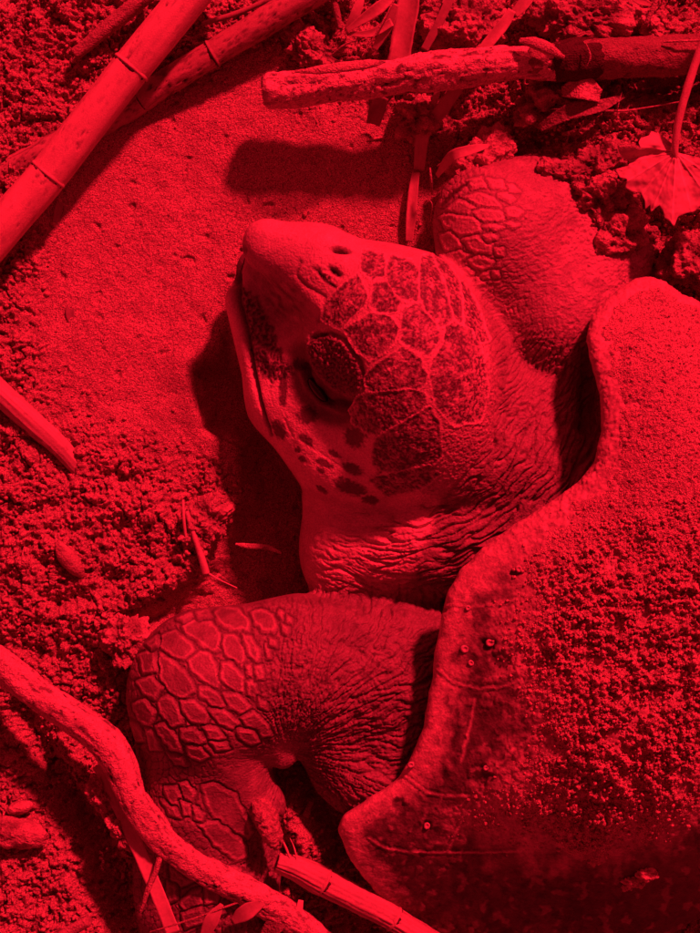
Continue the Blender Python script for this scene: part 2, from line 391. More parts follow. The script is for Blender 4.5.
ell((208, 858, 2), (np.array([.12, .99, 0]), np.array([.99, -.12, 0]), ZA), (130, 74, 34), 0.02)
# head
cone((352, 550, 4, 50), (420, 530, 16, 72)); cone((352, 500, 20, 50), (354, 560, 0, 48))
ell((406, 352, 84), (A_, B_, ZA), (112, 88, 98), 0.03)
ell((345, 398, 48), (A_, B_, ZA), (98, 70, 64), 0.03)
ell((418, 400, 70), (A_, B_, ZA), (78, 80, 92), 0.03)
cone((385, 316, 94, 74), (316, 266, 102, 38), 0.02); cone((316, 266, 102, 38), (269, 246, 104, 27), 0.02)
cone((312, 296, 46, 52), (262, 270, 52, 26), 0.022)
cone((252, 302, 44, 27), (290, 398, 44, 42), 0.010); cone((290, 398, 44, 42), (345, 452, 50, 56), 0.014)
# eye socket and lid
ell((314, 390, 131), (np.array([-.5, .86, 0]), np.array([.86, .5, 0]), ZA), (46, 26, 30), 0.010, sub=True)
ell((334, 364, 109), (np.array([.62, -.78, 0]), np.array([.78, .62, 0]), ZA), (40, 20, 28), 0.012)
ell((597, 398, 128), (np.array([1., 0, 0]), np.array([0, 1., 0]), ZA), (15, 62, 74), 0.012, sub=True)
# claw-like knobs at the wrist
cone((283, 758, 56, 11), (268, 730, 62, 15), 0.014); cone((236, 766, 56, 24), (260, 806, 34, 26), 0.014)
co, f = surface_nets(F, lo, h); del F
co, f = subdivide(co, f)
for _ in range(2):
    pass
N = normals(co, f); u, v = UV(co); u = u.astype(np.float32); v = v.astype(np.float32)
top = sstep(-0.1, 0.35, N[:, 2])

def Q(o, s, pts): return [(o[0] + x / s, o[1] + y / s) for x, y in pts]
HEAD_SCALES = [
 [(357,276),(366,296),(363,304),(340,328),(323,319),(327,304),(340,289)], [(363,251),(382,255),(385,273),(372,279),(362,269)],
 [(391,257),(411,261),(417,273),(417,299),(406,301),(391,289),(387,271)], [(374,284),(386,285),(398,301),(395,311),(374,311),(372,305)],
 [(370,315),(389,318),(396,328),(394,342),(383,352),(370,359),(358,351),(345,331)], [(404,310),(418,305),(435,324),(438,340),(427,356),(415,349),(402,342)],
 [(423,257),(431,256),(438,273),(450,310),(451,320),(441,326),(427,310),(421,294),(421,269)], [(435,255),(447,264),(458,283),(461,305),(460,321),(455,317),(449,289),(442,271)],
 [(463,283),(477,308),(488,340),(479,342),(466,326),(465,305)], [(446,328),(455,323),(470,332),(482,355),(487,390),(480,420),(455,425),(436,405),(431,375),(434,360),(445,345)],
 [(376,367),(402,349),(419,360),(425,376),(423,385),(418,388),(381,394),(367,390),(366,378)], [(358,398),(365,395),(415,391),(425,397),(425,403),(418,413),(377,435),(354,422),(352,410)],
 [(429,409),(438,426),(440,456),(431,465),(379,472),(374,458),(377,439)], [(372,479),(429,467),(438,474),(420,488),(386,495)]]
FA = lambda *p: Q((110, 590), 3.684, p)
FB = lambda *p: Q((110, 740), 3.18, p)
FC = lambda *p: Q((420, 150), 3.889, p)
NEAR = [FA(*p) for p in [
 [(380,85),(410,58),(470,65),(515,120),(510,150),(450,150),(400,125)], [(517,82),(560,68),(600,90),(617,130),(600,158),(560,150),(530,120)],
 [(265,132),(310,108),(370,115),(407,160),(403,222),(370,227),(320,190),(275,162)], [(183,170),(238,147),(290,190),(315,222),(275,258),(230,247),(183,207)],
 [(285,262),(330,224),(370,238),(407,330),(397,370),(350,342),(300,303)], [(175,228),(230,262),(285,312),(318,370),(270,402),(220,382),(187,335)],
 [(418,165),(460,160),(502,235),(487,284),(430,247),(411,205)], [(483,163),(520,173),(552,230),(547,270),(512,242)],
 [(410,268),(440,268),(492,320),(497,377),(455,377),(408,330)], [(328,358),(370,365),(425,402),(440,437),(380,427),(330,392)],
 [(415,382),(470,385),(518,430),(490,462),(440,433)], [(173,407),(210,387),(250,430),(268,492),(225,507),(183,452)],
 [(258,410),(310,410),(367,462),(355,497),(300,487),(268,452)], [(360,442),(420,445),(477,490),(460,517),(400,492)],
 [(483,472),(530,450),(582,500),(597,537),(560,542),(500,502)], [(98,337),(150,320),(190,362),(165,405),(128,387)],
 [(82,420),(128,402),(165,452),(150,507),(108,482)], [(168,502),(200,490),(252,552),(265,602),(220,582),(178,532)],
 [(258,517),(310,510),(354,560),(310,572),(263,547)], [(342,507),(390,510),(424,547),(370,552)], [(283,575),(330,580),(364,615),(330,632),(288,607)],
 [(368,562),(430,567),(442,585),(390,592)], [(470,515),(530,522),(552,560),(520,572),(474,547)], [(243,107),(290,85),(312,90),(270,117)], [(315,82),(360,65),(374,97),(325,107)],
 [(498,280),(522,273),(527,322),(505,317)], [(503,340),(530,333),(548,380),(537,407),(508,387)], [(530,283),(557,278),(568,330),(540,332)],
 [(105,240),(165,215),(170,300),(120,310)], [(130,200),(175,165),(175,205),(150,220)], [(60,480),(100,495),(140,560),(100,560)], [(130,510),(165,530),(190,590),(150,590)], [(210,600),(270,620),(290,645),(240,640)],
 [(570,200),(585,200),(592,250),(578,255)], [(545,400),(575,420),(580,445),(550,432)], [(620,70),(640,85),(635,110),(615,95)], [(650,90),(670,105),(668,130),(650,125)], [(630,125),(655,140),(655,165),(635,155)], [(585,175),(608,185),(612,215),(590,205)]]]
NEAR += [FB(*p) for p in [
 [(290,150),(330,138),(400,178),(455,292),(442,312),(370,280),(310,222)], [(215,142),(240,135),(272,170),(262,197),(230,182)], [(173,150),(210,150),(227,190),(205,207),(178,182)],
 [(223,197),(255,205),(262,242),(235,237)], [(278,262),(340,262),(432,332),(437,372),(400,387),(330,332)], [(265,212),(300,240),(292,260),(268,252)],
 [(160,190),(200,215),(225,250),(190,240)], [(190,395),(240,440),(285,440),(230,465),(195,440)], [(220,520),(262,480),(305,468),(292,522),(250,550)], [(180,450),(215,470),(210,510),(185,520)],
 [(300,460),(350,480),(340,520),(305,520)], [(225,555),(290,535),(300,580),(240,600)], [(360,400),(420,410),(400,450),(365,440)]]]
FAR = [FC(*p) for p in [
 [(170,185),(220,168),(290,188),(317,225),(250,227)], [(100,235),(150,195),(212,227),(200,257),(130,250)], [(205,245),(240,230),(310,240),(337,265),(290,287),(230,272)],
 [(73,262),(100,250),(200,265),(243,297),(225,327),(160,332),(110,312)], [(73,330),(110,320),(162,357),(155,397),(98,392)], [(165,350),(220,335),(278,370),(272,402),(210,397)],
 [(110,407),(150,392),(197,412),(130,452)], [(190,430),(230,412),(287,437),(262,472),(210,457)], [(330,230),(370,220),(402,242),(380,267),(340,262)], [(320,290),(350,280),(387,292),(360,308)],
 [(245,297),(290,290),(322,305),(290,320)], [(143,470),(180,460),(212,482),(195,517),(158,512)], [(290,385),(320,385),(325,410),(295,412)], [(245,335),(280,325),(300,345),(270,355)],
 [(300,175),(340,165),(370,190),(345,205)], [(330,130),(370,140),(385,165),(350,155)], [(215,500),(245,495),(250,525),(220,530)], [(240,480),(265,475),(272,495),(248,500)], [(282,475),(305,473),(308,495),(288,497)],
 [(180,120),(240,105),(260,140),(200,150)], [(260,110),(320,120),(330,150),(280,150)]]]

alb = np.full(len(co), 0.24); dsp = np.zeros(len(co))                          # reflectance, displacement in mm
X3, Y3, Z3 = co[:, 0] * 1000, co[:, 1] * 1000, co[:, 2] * 1000
nA = fbm3(X3 / 9, Y3 / 9, Z3 / 9, 3, 101); nB = fbm3(X3 / 3, Y3 / 3, Z3 / 3, 2, 102); nC = fbm3(X3 / 28, Y3 / 28, Z3 / 28, 2, 103)
# --- zones
hc = (388., 366.)
du, dv = u - hc[0], v - hc[1]
ha = (-0.68 * du - 0.73 * dv) / 128; hb = (0.73 * du - 0.68 * dv) / 122
hr = np.hypot(ha, hb)
head = sstep(7, -7, sd_poly(u, v, [(225, 205), (300, 190), (380, 222), (452, 258), (476, 292), (494, 345), (499, 400), (489, 450), (452, 492), (400, 512), (345, 505), (300, 488), (258, 430), (225, 372), (210, 310)]))
armz = sstep(575, 600, v) * sstep(470, 430, u)
farz = sstep(350, 310, v) * sstep(425, 440, u) * (1 - head)
# --- general skin creases
def ridged(x, s=0.5): return 1 - np.minimum(np.abs(x) / s, 1)
warp = 6 * fbm2(u / 30, v / 30, 2, 111)
# neck folds: concentric with the head
th = np.arctan2(dv, du)
nr = hr * 122
fold = np.abs(noise2((nr + warp * 0.8) / 7.5, th * 3.2 + 5, 121)); fold2 = np.abs(noise2((nr + warp) / 4.0, th * 7.0, 122))
neckm = (1 - head) * (1 - armz) * (1 - farz) * top
neck_low = neckm * sstep(395, 440, v) * sstep(330, 400, u + 0.5 * (v - 500))
dsp += neck_low * (-4.6 * ridged(fold, 0.16) - 1.5 * ridged(fold2, 0.16)) 
# far side of the neck: fan of fine folds
fa = np.arctan2(v - 300, u - 700)
g1 = np.abs(noise2(fa * 26 + nC, np.hypot(v - 300, u - 700) / 26, 123)); g2 = np.abs(noise2((u + 0.6 * v + warp) / 6.0, (v - 0.6 * u) / 22, 124))
nf = neckm * sstep(450, 400, v)
dsp += nf * (-2.6 * ridged(g2, 0.2) - 1.0 * ridged(g1, 0.2))
dsp -= nf * 6 * gauss(u, v, 515, 425, 14, 30, -35)
he_, _ = dist_line(u, v, [(452, 262), (474, 295), (492, 345), (497, 400), (486, 452), (450, 494)])
dsp -= 4.0 * np.exp(-(he_ / 4.0) ** 2) * top
# far flipper: fine crinkled skin away from the scales
cx = np.abs(noise2((v + 0.25 * u + warp) / 3.8, (u - 0.25 * v) / 10, 125))
dsp += farz * -1.0 * ridged(cx, 0.25) * sstep(455, 520, u + 0.4 * (v - 200))
# near arm: creases fanning out of the elbow crease
ea = np.arctan2(v - 752, u - 286); er = np.hypot(v - 752, u - 286)
e1 = np.abs(noise2(ea * 13 + 0.6 * nC, er / 42, 126)); e2 = np.abs(noise2(ea * 30 + nC, er / 18, 127)); e3 = np.abs(noise2((er + warp) / 7, ea * 9, 128))
wr = armz * sstep(250, 300, u + 0.25 * (v - 650)) * top
dsp += wr * (-3.4 * ridged(e1, 0.2) - 1.7 * ridged(e2, 0.24) - 1.3 * ridged(e3, 0.16))
# small pebble scales, between the big ones and the bare skin
f1, f2, ih = worley2((u + warp * 0.6) / 6.5, (v + warp * 0.6) / 8.0, 131)
peb = (armz * sstep(345, 290, u)  + farz * sstep(520, 480, u)) * top
edge = sstep(0.0, 0.12, f2 - f1)
dsp += peb * (-1.1 * (1 - edge) + 0.5 * (1 - f1))
alb += peb * (0.02 * edge - 0.08 * (1 - edge))
dsp += 0.45 * nB + 0.5 * nA * (1 - head)
alb += 0.03 * nA + 0.02 * nC
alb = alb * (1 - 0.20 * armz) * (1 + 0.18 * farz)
# --- drawn scales
def scales(polys, zone, groove, rim, fill, dome, dark_groove=True, fade=None):
    global alb, dsp
    inside = np.zeros(len(u), bool)
    for i, p in enumerate(polys):
        pa = np.array(p, float); b0 = pa.min(0) - 6; b1 = pa.max(0) + 6
        m = np.where((u > b0[0]) & (u < b1[0]) & (v > b0[1]) & (v < b1[1]) & (zone > 0.05))[0]
        if not len(m): continue
        jx = 1.3 * noise2(u[m] / 7, v[m] / 7, 140); sd = sd_poly(u[m] + jx, v[m] - jx, p) - (1.7 if dark_groove else 1.5); size = min(b1 - b0) * 0.35
        k = zone[m]
        if dark_groove:
            prof = np.where(sd < 0, dome * (1 - np.exp(sd / (0.35 * size))), 0) - groove * np.exp(-((sd - 0.8) / (1.0 if groove > 1.5 else 0.9)) ** 2) + 0.8 * np.exp(-((sd + 3.2) / 1.2) ** 2)
            dsp[m] = np.where(sd < 2.4, (1 - k) * dsp[m] + k * (prof + 0.35 * nB[m]), dsp[m])
            ring = np.exp(-((sd + 3.4) / 1.5) ** 2)
            a = fill + 0.03 * nA[m] + 0.02 * nB[m] + (rim - fill) * ring
            a = np.where(sd > -0.3, fill * 0.6, a)
            alb[m] = np.where(sd < 1.6, (1 - k) * alb[m] + k * a, alb[m])
        else:
            gF = noise2(u[m] / 1.7, v[m] / 1.7, 141); t = sstep(1.4, -0.8, sd + 0.7 * nB[m] + 0.6 * nA[m]); fa_ = fade[m] if fade is not None else 1
            t = t * np.clip(1 - fa_ * sstep(-0.25, 0.35, gF + nB[m]), 0, 1)
            a = rim + (fill * (1 + 1.2 * np.clip(0.8 * nA[m] + 1.0 * nB[m] + 0.7 * gF, -0.5, 1.2)) - rim) * t
            a = a + 0.14 * np.exp(-((sd - 0.2) / 1.0) ** 2)
            alb[m] = np.where(sd < 1.5, a, alb[m])
            dsp[m] = np.where(sd < 1.5, 0.9 - 1.5 * sstep(1.5, -2.5, sd) + (0.6 * nB[m] + 0.4 * nA[m] + 0.4 * gF) * t + dome * 0.2 * (1 - np.exp(np.minimum(sd, 0) / (0.5 * size))), dsp[m])
smooth_nail = np.clip(gauss(u, v, 284, 757, 17, 17) + gauss(u, v, 250, 782, 20, 34, -25), 0, 1) * 1.5; smooth_nail = np.clip(smooth_nail, 0, 1) * armz
dsp = dsp * (1 - 0.8 * smooth_nail); alb = alb * (1 - smooth_nail) + smooth_nail * (0.27 + 0.05 * nA)
scales(NEAR, armz * top, 1.6, 0.34, 0.19, 1.0)
scales(FAR, farz * top, 1.0, 0.46, 0.34, 0.6)
# --- head colours
crown = head * top * sstep(-6, 6, sd_poly(u, v, [(330, 330), (240, 240), (225, 200), (330, 200)]) )
headalb = np.full(len(co), 0.42)
jaw = sstep(8, -8, sd_poly(u, v, [(200, 280), (238, 300), (262, 368), (300, 372), (318, 418), (355, 424), (374, 440), (382, 470), (440, 500), (400, 620), (290, 620), (200, 480)]))
headalb = headalb + 0.05 * nC + 0.03 * nA
headalb = headalb * (1 - jaw) + jaw * (0.62 + 0.05 * nC)
tomium = sstep(3, -3, sd_poly(u, v, [(238, 284), (256, 296), (268, 318), (280, 348), (294, 374), (270, 384), (252, 362), (244, 330)]) + 4 * nA)
headalb = headalb * (1 - 0.80 * tomium * np.clip(0.8 + 0.9 * nB, 0, 1.1))
beakside = gauss(u, v, 285, 300, 32, 22, 50); headalb *= 1 - 0.6 * np.clip(beakside * 1.4, 0, 1) * np.clip(0.75 + 0.5 * nA + 0.5 * noise2((u + v) / 20, (u - v) / 5, 161), 0, 1.2)
md, mt = dist_line(u, v, [(238, 250), (234, 272), (238, 305), (246, 335), (252, 368), (260, 402), (271, 436)])
mw = 6.5 * (1 - 0.8 * mt); mgro = np.exp(-(md / mw) ** 2)
headalb *= 1 - 0.85 * mgro; hd = -8.5 * mgro * (1 - 0.6 * mt) + tomium * nB * 1.5
for a in [(283,390,4.2,16,0),(308,415,10,9,0),(279,430,5.5,10,-30),(306,440,9,4,40),(324,463,10,3.6,30),(355,438,11,10,0),(302,459,4,3,30),(353,469,10,5,20),(349,487,16,7,20),
          (334,454,6,3,30),(321,471,5,3,30),(298,450,3,3,0),(370,500,9,4,10),(268,370,8,6,40),(262,358,9,5,50),(300,365,8,6,0),(322,490,6,2.5,35),(338,520,9,3,40),(345,548,7,4,50),(331,553,4,3,50),(365,560,8,4,20)]:
    s = sstep(1.35, 0.75, np.sqrt(((((u - a[0]) * math.cos(math.radians(a[4])) + (v - a[1]) * math.sin(math.radians(a[4]))) / a[2]) ** 2 + ((-(u - a[0]) * math.sin(math.radians(a[4])) + (v - a[1]) * math.cos(math.radians(a[4]))) / a[3]) ** 2)) + 0.30 * nB + 0.2 * nA)
    headalb = headalb * (1 - 0.78 * s)
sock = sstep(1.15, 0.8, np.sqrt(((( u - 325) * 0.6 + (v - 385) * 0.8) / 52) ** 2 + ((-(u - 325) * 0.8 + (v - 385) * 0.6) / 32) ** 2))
lid = sstep(1.1, 0.85, np.sqrt((((u - 335) * 0.62 + (v - 364) * 0.78) / 38) ** 2 + ((-(u - 335) * 0.78 + (v - 364) * 0.62) / 20) ** 2))
f1, f2, ih = worley2((u + 2 * nA) / 4.6, (v + 2 * nA) / 4.6, 151); le = sstep(0, 0.2, f2 - f1)
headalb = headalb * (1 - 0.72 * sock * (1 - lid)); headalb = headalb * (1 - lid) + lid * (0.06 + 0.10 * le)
hd = hd + lid * (1.2 * le - 0.6 + 2.0 * nB)
ll_, _ = dist_line(u, v, [(301, 372), (306, 388), (320, 404), (344, 414)]); g = np.exp(-(ll_ / 2.6) ** 2); hd = hd + 2.6 * g; headalb = headalb + 0.06 * g; ll_, _ = dist_line(u, v, [(312, 374), (322, 392), (338, 404)]); g = np.exp(-(ll_ / 2.2) ** 2); hd = hd + 1.8 * g; headalb = headalb + 0.05 * g
sd_, _ = dist_line(u, v, [(306, 366), (315, 386), (330, 401), (350, 405)]); hd = hd - 3.0 * np.exp(-(sd_ / 3.0) ** 2); headalb *= 1 - 0.7 * np.exp(-(sd_ / 4) ** 2)
sd_, _ = dist_line(u, v, [(312, 338), (330, 333), (345, 340), (360, 362), (366, 388)]); hd = hd - 3.4 * np.exp(-(sd_ / 2.4) ** 2); headalb *= 1 - 0.55 * np.exp(-(sd_ / 2.4) ** 2)
# brow ridge, nostrils, creases on the beak
hd = hd + 3.0 * gauss(u, v, 322, 308, 26, 7, 40)
for cu_, cv_, a1, a2, an, dd in [(341, 250.5, 7.2, 2.4, 6, 9), (335, 272, 6, 2.6, 35, 5), (322, 276, 8, 1.6, 40, 1.5), (330, 284, 9, 1.5, 30, 1.2)]:
    g = gauss(u, v, cu_, cv_, a1, a2, an); g = np.clip(g * 1.6, 0, 1); hd = hd - dd * g; headalb *= 1 - 0.85 * g
hd = hd + 1.6 * gauss(u, v, 342, 262, 13, 13) + gauss(u, v, 325, 274, 14, 9) * 2.0 * nB
cr_, _ = dist_line(u, v, [(300, 262), (296, 275), (305, 285), (325, 297), (326, 310), (318, 322)]); hd = hd - 1.6 * np.exp(-(cr_ / 2) ** 2); headalb *= 1 - 0.3 * np.exp(-(cr_ / 2.2) ** 2)
cr_, _ = dist_line(u, v, [(250, 225), (300, 238), (335, 240)]); hd = hd + 1.5 * np.exp(-(cr_ / 9) ** 2)
for a, b, c_ in [((270, 345), (262, 322), 1.2), ((285, 420), (292, 436), 0.8), ((258, 420), (320, 500), 0.7), ((268, 424), (332, 506), 0.6), ((300, 440), (352, 474), 0.6)]:
    q, _ = dist_line(u, v, [a, b]); hd = hd - c_ * np.exp(-(q / 1.3) ** 2)
hd = hd + 0.22 * nB + 0.25 * nA
# fine speckle on the back of the crown and cheeks
gG = noise2(u / 2.0, v / 2.0, 142) + 0.6 * nB
spk = sstep(0.05, 0.4, gG) * sstep(425, 465, u + 0.35 * (v - 400)) * sstep(2, 0, 0 * u + 1)
headalb *= 1 - 0.65 * spk; hd = hd + 0.8 * gG * sstep(425, 465, u + 0.35 * (v - 400))
alb = alb * (1 - head) + headalb * head; dsp = dsp * (1 - head) + hd * head
scales(HEAD_SCALES, head * top, 0, 0.46, 0.20, 2.4, dark_groove=False, fade=sstep(452, 500, u + 0.25 * (v - 350)))
# sand lodged on the shoulder and flipper, throat tone, darker upper faces
throat = sstep(0.0, 1, jaw) * (1 - head) * (1 - armz); alb = alb * (1 - throat) + throat * (0.56 + 0.04 * nC)
dust = sstep(0.1, 0.6, nC + 0.35 * nA + 0.9 * sstep(540, 600, u) - 0.25) * farz * 0.8; alb = alb * (1 - dust) + 0.38 * dust; dsp += dust * 1.0 * nB
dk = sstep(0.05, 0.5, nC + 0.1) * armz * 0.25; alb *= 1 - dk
co = co + N * (dsp * top)[:, None] / 1000
turtle = root('sea_turtle', (0, 0, 0), 'large sea turtle with raised mottled head and sand covered shell', 'turtle')
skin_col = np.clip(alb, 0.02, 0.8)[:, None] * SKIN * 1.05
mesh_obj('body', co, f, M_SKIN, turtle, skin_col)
del co, f, X3, Y3, Z3, nA, nB, nC
# dark wet slit of the eye
def blob(name, u_, v_, z_, ru, rv, rz, ang, mat, parent, seed=0, amp=0.0, fr=12, colv=None, res=3, top_=None):
    import bmesh
    bm = bmesh.new(); bmesh.ops.create_icosphere(bm, subdivisions=res, radius=1)
    vv = np.array([q.co[:] for q in bm.verts]); ff = np.array([[q.index for q in a.verts] for a in bm.faces]); bm.free()
    c = P(u_, v_, z_); k = K(z_); s = np.array([ru, rv, rz]) * k
    p = vv * s; wn = p * 1000
    d = fbm3((wn[:, 0] + seed * 37) / fr, wn[:, 1] / fr, wn[:, 2] / fr, 4, seed + 300, 0.6)
    p = p + vv * (d * amp / 1000)[:, None]
    a = math.radians(-ang); ca, sa = math.cos(a), math.sin(a)
    p = np.stack([p[:, 0] * ca - p[:, 1] * sa, p[:, 0] * sa + p[:, 1] * ca, p[:, 2]], -1) + c
    colr = None if colv is None else np.clip((1 + 0.5 * d)[:, None], 0.3, 1.6) * np.array(colv)
    return mesh_obj(name, p, ff, mat, parent, colr)
blob('eye', 318, 391, 100, 17, 6, 9, 52, M_EYE, turtle)

# ------------------------------------------------------------------ carapace
EDGE = [(590, 332, 140), (602, 306, 124), (632, 282, 104), (655, 276, 98), (690, 300, 98), (780, 330, 90), (980, 400, 80), (1180, 560, 70), (1220, 720, 50), (1080, 860, 30), (900, 900, 20), (760, 905, 20),
        (700, 918, 12), (650, 950, 8), (560, 985, 4), (470, 975, 6), (415, 935, 10), (372, 890, 48), (346, 850, 74), (338, 826, 86), (378, 797, 100), (408, 776, 110), (424, 740, 122), (434, 690, 130), (441, 630, 138), (455, 582, 146),
        (497, 540, 156), (556, 503, 163), (594, 474, 166), (607, 440, 167), (605, 400, 162), (595, 362, 152)]
INNER = [(650, 340, 146), (660, 420, 178), (700, 360, 140), (640, 500, 186), (560, 570, 182), (500, 640, 160), (600, 620, 196), (700, 560, 205), (690, 650, 206), (560, 700, 190), (480, 720, 140), (640, 720, 204), (440, 800, 112), (500, 790, 148), (560, 800, 164),
         (640, 800, 184), (700, 780, 196), (420, 850, 86), (500, 860, 94), (580, 880, 98), (650, 875, 108), (700, 850, 142), (850, 560, 215), (1000, 620, 190), (850, 750, 170), (800, 450, 170), (960, 780, 120)]
EW = [P(*e) for e in EDGE]
top_f = rbf([((p[0] * 1000), (p[1] * 1000), p[2] * 1000) for p in EW] + [(lambda p: (p[0] * 1000, p[1] * 1000, p[2] * 1000))(P(*e)) for e in INNER], reg=0.01)
edge_xy = [(p[0] * 1000, p[1] * 1000) for p in EW]
# round the drawn edge a little
def chaikin(p, it=2):
    for _ in range(it):
        q = []
        for i in range(len(p)):
            a, b = np.array(p[i]), np.array(p[(i + 1) % len(p)]); q += [tuple(a * .75 + b * .25), tuple(a * .25 + b * .75)]
        p = q
    return p
edge_s = chaikin(edge_xy, 1)
h = 0.003
lo = np.array([-0.02, -0.50, -0.06]); hi = np.array([0.84, 0.20, 0.235]); nn = np.ceil((hi - lo) / h).astype(int)
gx, gy, gz = [lo[i] + h * np.arange(nn[i]) for i in range(3)]
XX, YY = np.meshgrid(gx * 1000, gy * 1000, indexing='ij'); XX = XX.astype(np.float32); YY = YY.astype(np.float32)
T = top_f(XX, YY); D2 = sd_poly(XX, YY, edge_s)
gT = np.gradient(T, h * 1000); sl = np.sqrt(1 + np.minimum(gT[0] ** 2 + gT[1] ** 2, 4)).astype(np.float32)
Z1 = (gz * 1000).astype(np.float32)[None, None]
def smax(a, b, k):
    hh = np.clip(0.5 + 0.5 * (a - b) / k, 0, 1); return b * (1 - hh) + a * hh + k * hh * (1 - hh)
thick = 20 + 8 * sstep(0, -60, D2)
F = smax((Z1 - T[..., None]) / sl[..., None], (D2 - 2.5 + 2.2 * fbm2(XX / 26, YY / 26, 3, 240))[..., None] + 0 * Z1, 10); F = smax(F, ((T - thick)[..., None] - Z1) / sl[..., None], 6)
co, f = surface_nets(F / 1000, lo, h); del F
co, f = subdivide(co, f)
N = normals(co, f); u, v = UV(co); u = u.astype(np.float32); v = v.astype(np.float32); top = sstep(-0.2, 0.3, N[:, 2])
X3, Y3 = co[:, 0] * 1000, co[:, 1] * 1000
nA = fbm2(u / 9, v / 9, 3, 201); nB = fbm2(u / 3, v / 3, 2, 202); nC = fbm2(u / 40, v / 40, 3, 203)
De = sd_poly(X3.astype(np.float32), Y3.astype(np.float32), edge_s)
SANDZ = [(590, 300), (640, 262), (800, 300), (900, 600), (800, 820), (700, 800), (655, 835), (600, 850), (545, 845), (500, 838), (462, 820), (478, 800), (520, 770), (548, 720), (520, 690), (505, 650), (512, 600), (530, 556), (566, 516), (606, 474), (614, 400), (600, 350)]
def sand_mask(u, v): return sd_poly(u, v, SANDZ)
sm = sand_mask(u, v)
rimw = sstep(-34, -8, De + 10 * nC + 5 * nA) * sstep(920, 870, v)                       # pale worn margin
alb = 0.11 + 0.05 * nA + 0.04 * nC; alb = alb * (1 - rimw) + rimw * (0.47 + 0.07 * nA + 0.08 * nC + 0.05 * nB)
stain = sstep(0.28, 0.6, fbm2(u / 13 + 7, v / 13, 4, 231, 0.65)) * sstep(-4, -16, De); alb = alb * (1 - 0.5 * stain * (v > 520))
scr = np.abs(noise2((u + v) / 2.2 + nC * 3, (u - v) / 60, 232)); alb = alb * (1 + 0.25 * (ridged(scr, 0.12)) * (v > 520))
alb = alb * (1 - 0.5 * sstep(820, 880, v) * sstep(410, 470, u) * (0.6 + 0.6 * sstep(520, 640, u) * sstep(850, 900, v)))  # lower shell darkened: deeper pigment plus painted shade where the dome turns away
film = sstep(34, -10, sm + 22 * fbm2(u / 20, v / 20, 4, 205)); film = np.maximum(film, sstep(575, 520, v) * sstep(430, 520, u))
alb = alb * (1 - film) + film * (0.42 + 0.06 * nA)
dsp = 0.5 * nA + 0.25 * nB + film * (0.7 * nB + 0.8 * nA)
for pts, wdt in [([(440, 604), (468, 607), (500, 604), (516, 600)], 1.1), ([(438, 670), (452, 683), (480, 689), (505, 687), (520, 680)], 1.2), ([(404, 776), (425, 792), (445, 797), (475, 797)], 1.3), ([(368, 838), (384, 848), (405, 852), (440, 853), (520, 851)], 1.0),
               ([(490, 772), (512, 752), (535, 735), (566, 719)], 1.6), ([(460, 762), (468, 735), (474, 700)], 1.6), ([(448, 850), (470, 800)], 1.0), ([(556, 486), (620, 452)], 0.7)]:
    d, _ = dist_line(u + 1.5 * nA, v + 1.5 * nA, pts); g = np.exp(-(d / wdt) ** 2); alb = alb + (0.46 - alb) * g * 0.8; dsp = dsp + 0.4 * g - 0.6 * np.exp(-((d - 2.8) / 1.2) ** 2)
for a in [(427, 825, 5), (398, 805, 7), (500, 660, 9), (489, 645, 6), (515, 573, 5), (480, 775, 10), (440, 610, 4)]:
    g = sstep(1.3, 0.6, np.hypot(u - a[0], v - a[1]) / a[2] + 0.5 * nA); dsp = dsp - 2.5 * g; alb = alb * (1 - 0.5 * g)
pat = sstep(0.25, 0.55, fbm2(u / 12, v / 12, 3, 207)) * (1 - film) * (1 - rimw) * (v > 600); alb = alb + 0.12 * pat; dsp += 0.8 * pat
alb = alb * (1 - 0.55 * sstep(10, 3, np.abs(De + 1)) * 0)
co = co + N * (dsp * top)[:, None] / 1000
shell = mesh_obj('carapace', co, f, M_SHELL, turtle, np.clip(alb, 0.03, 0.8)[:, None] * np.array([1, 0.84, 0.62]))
# barnacles on the margin
def on_shell(u_, v_):
    z_ = 120.
    for _ in range(30):
        p = P(u_, v_, z_); z_ = 0.5 * z_ + 0.5 * float(top_f(np.array([p[0] * 1000]), np.array([p[1] * 1000]))[0])
    return z_
def ring_mesh(R, r, hgt, seed):
    vv = []; ff = []; n, mth = 14, 6; rr = random.Random(seed)
    prof = [(R * 1.15, -1), (R, hgt * .6), (R * .8, hgt), (R * .55, hgt * .95), (R * .45, hgt * .3), (0.01, 0)]
    for i in range(n):
        a = 2 * math.pi * i / n; w_ = 1 + 0.06 * math.sin(2 * a + seed) + rr.uniform(-.06, .06)
        for q, zz in prof: vv.append((q * w_ * math.cos(a) / 1000, q * w_ * math.sin(a) / 1000, zz / 1000))
    for i in range(n):
        for j in range(5):
            a, b = i * 6 + j, ((i + 1) % n) * 6 + j; ff.append((a, b, b + 1, a + 1))
    return np.array(vv), np.array(ff)
for i, (bu, bv, br) in enumerate([(468, 608, 3.2), (465, 649, 3.8), (490, 643, 3.4), (471, 663, 3.6), (519, 569, 3.0), (427, 826, 3.0), (486, 768, 3.2), (411, 765, 3.0)]):
    z_ = on_shell(bu, bv); vv, ff = ring_mesh(br * (0.95 if i % 3 else 0.7), 1, br * 0.3, i); mesh_obj('barnacle', vv + P(bu, bv, z_ + 0.3), ff, M_BARN, shell)

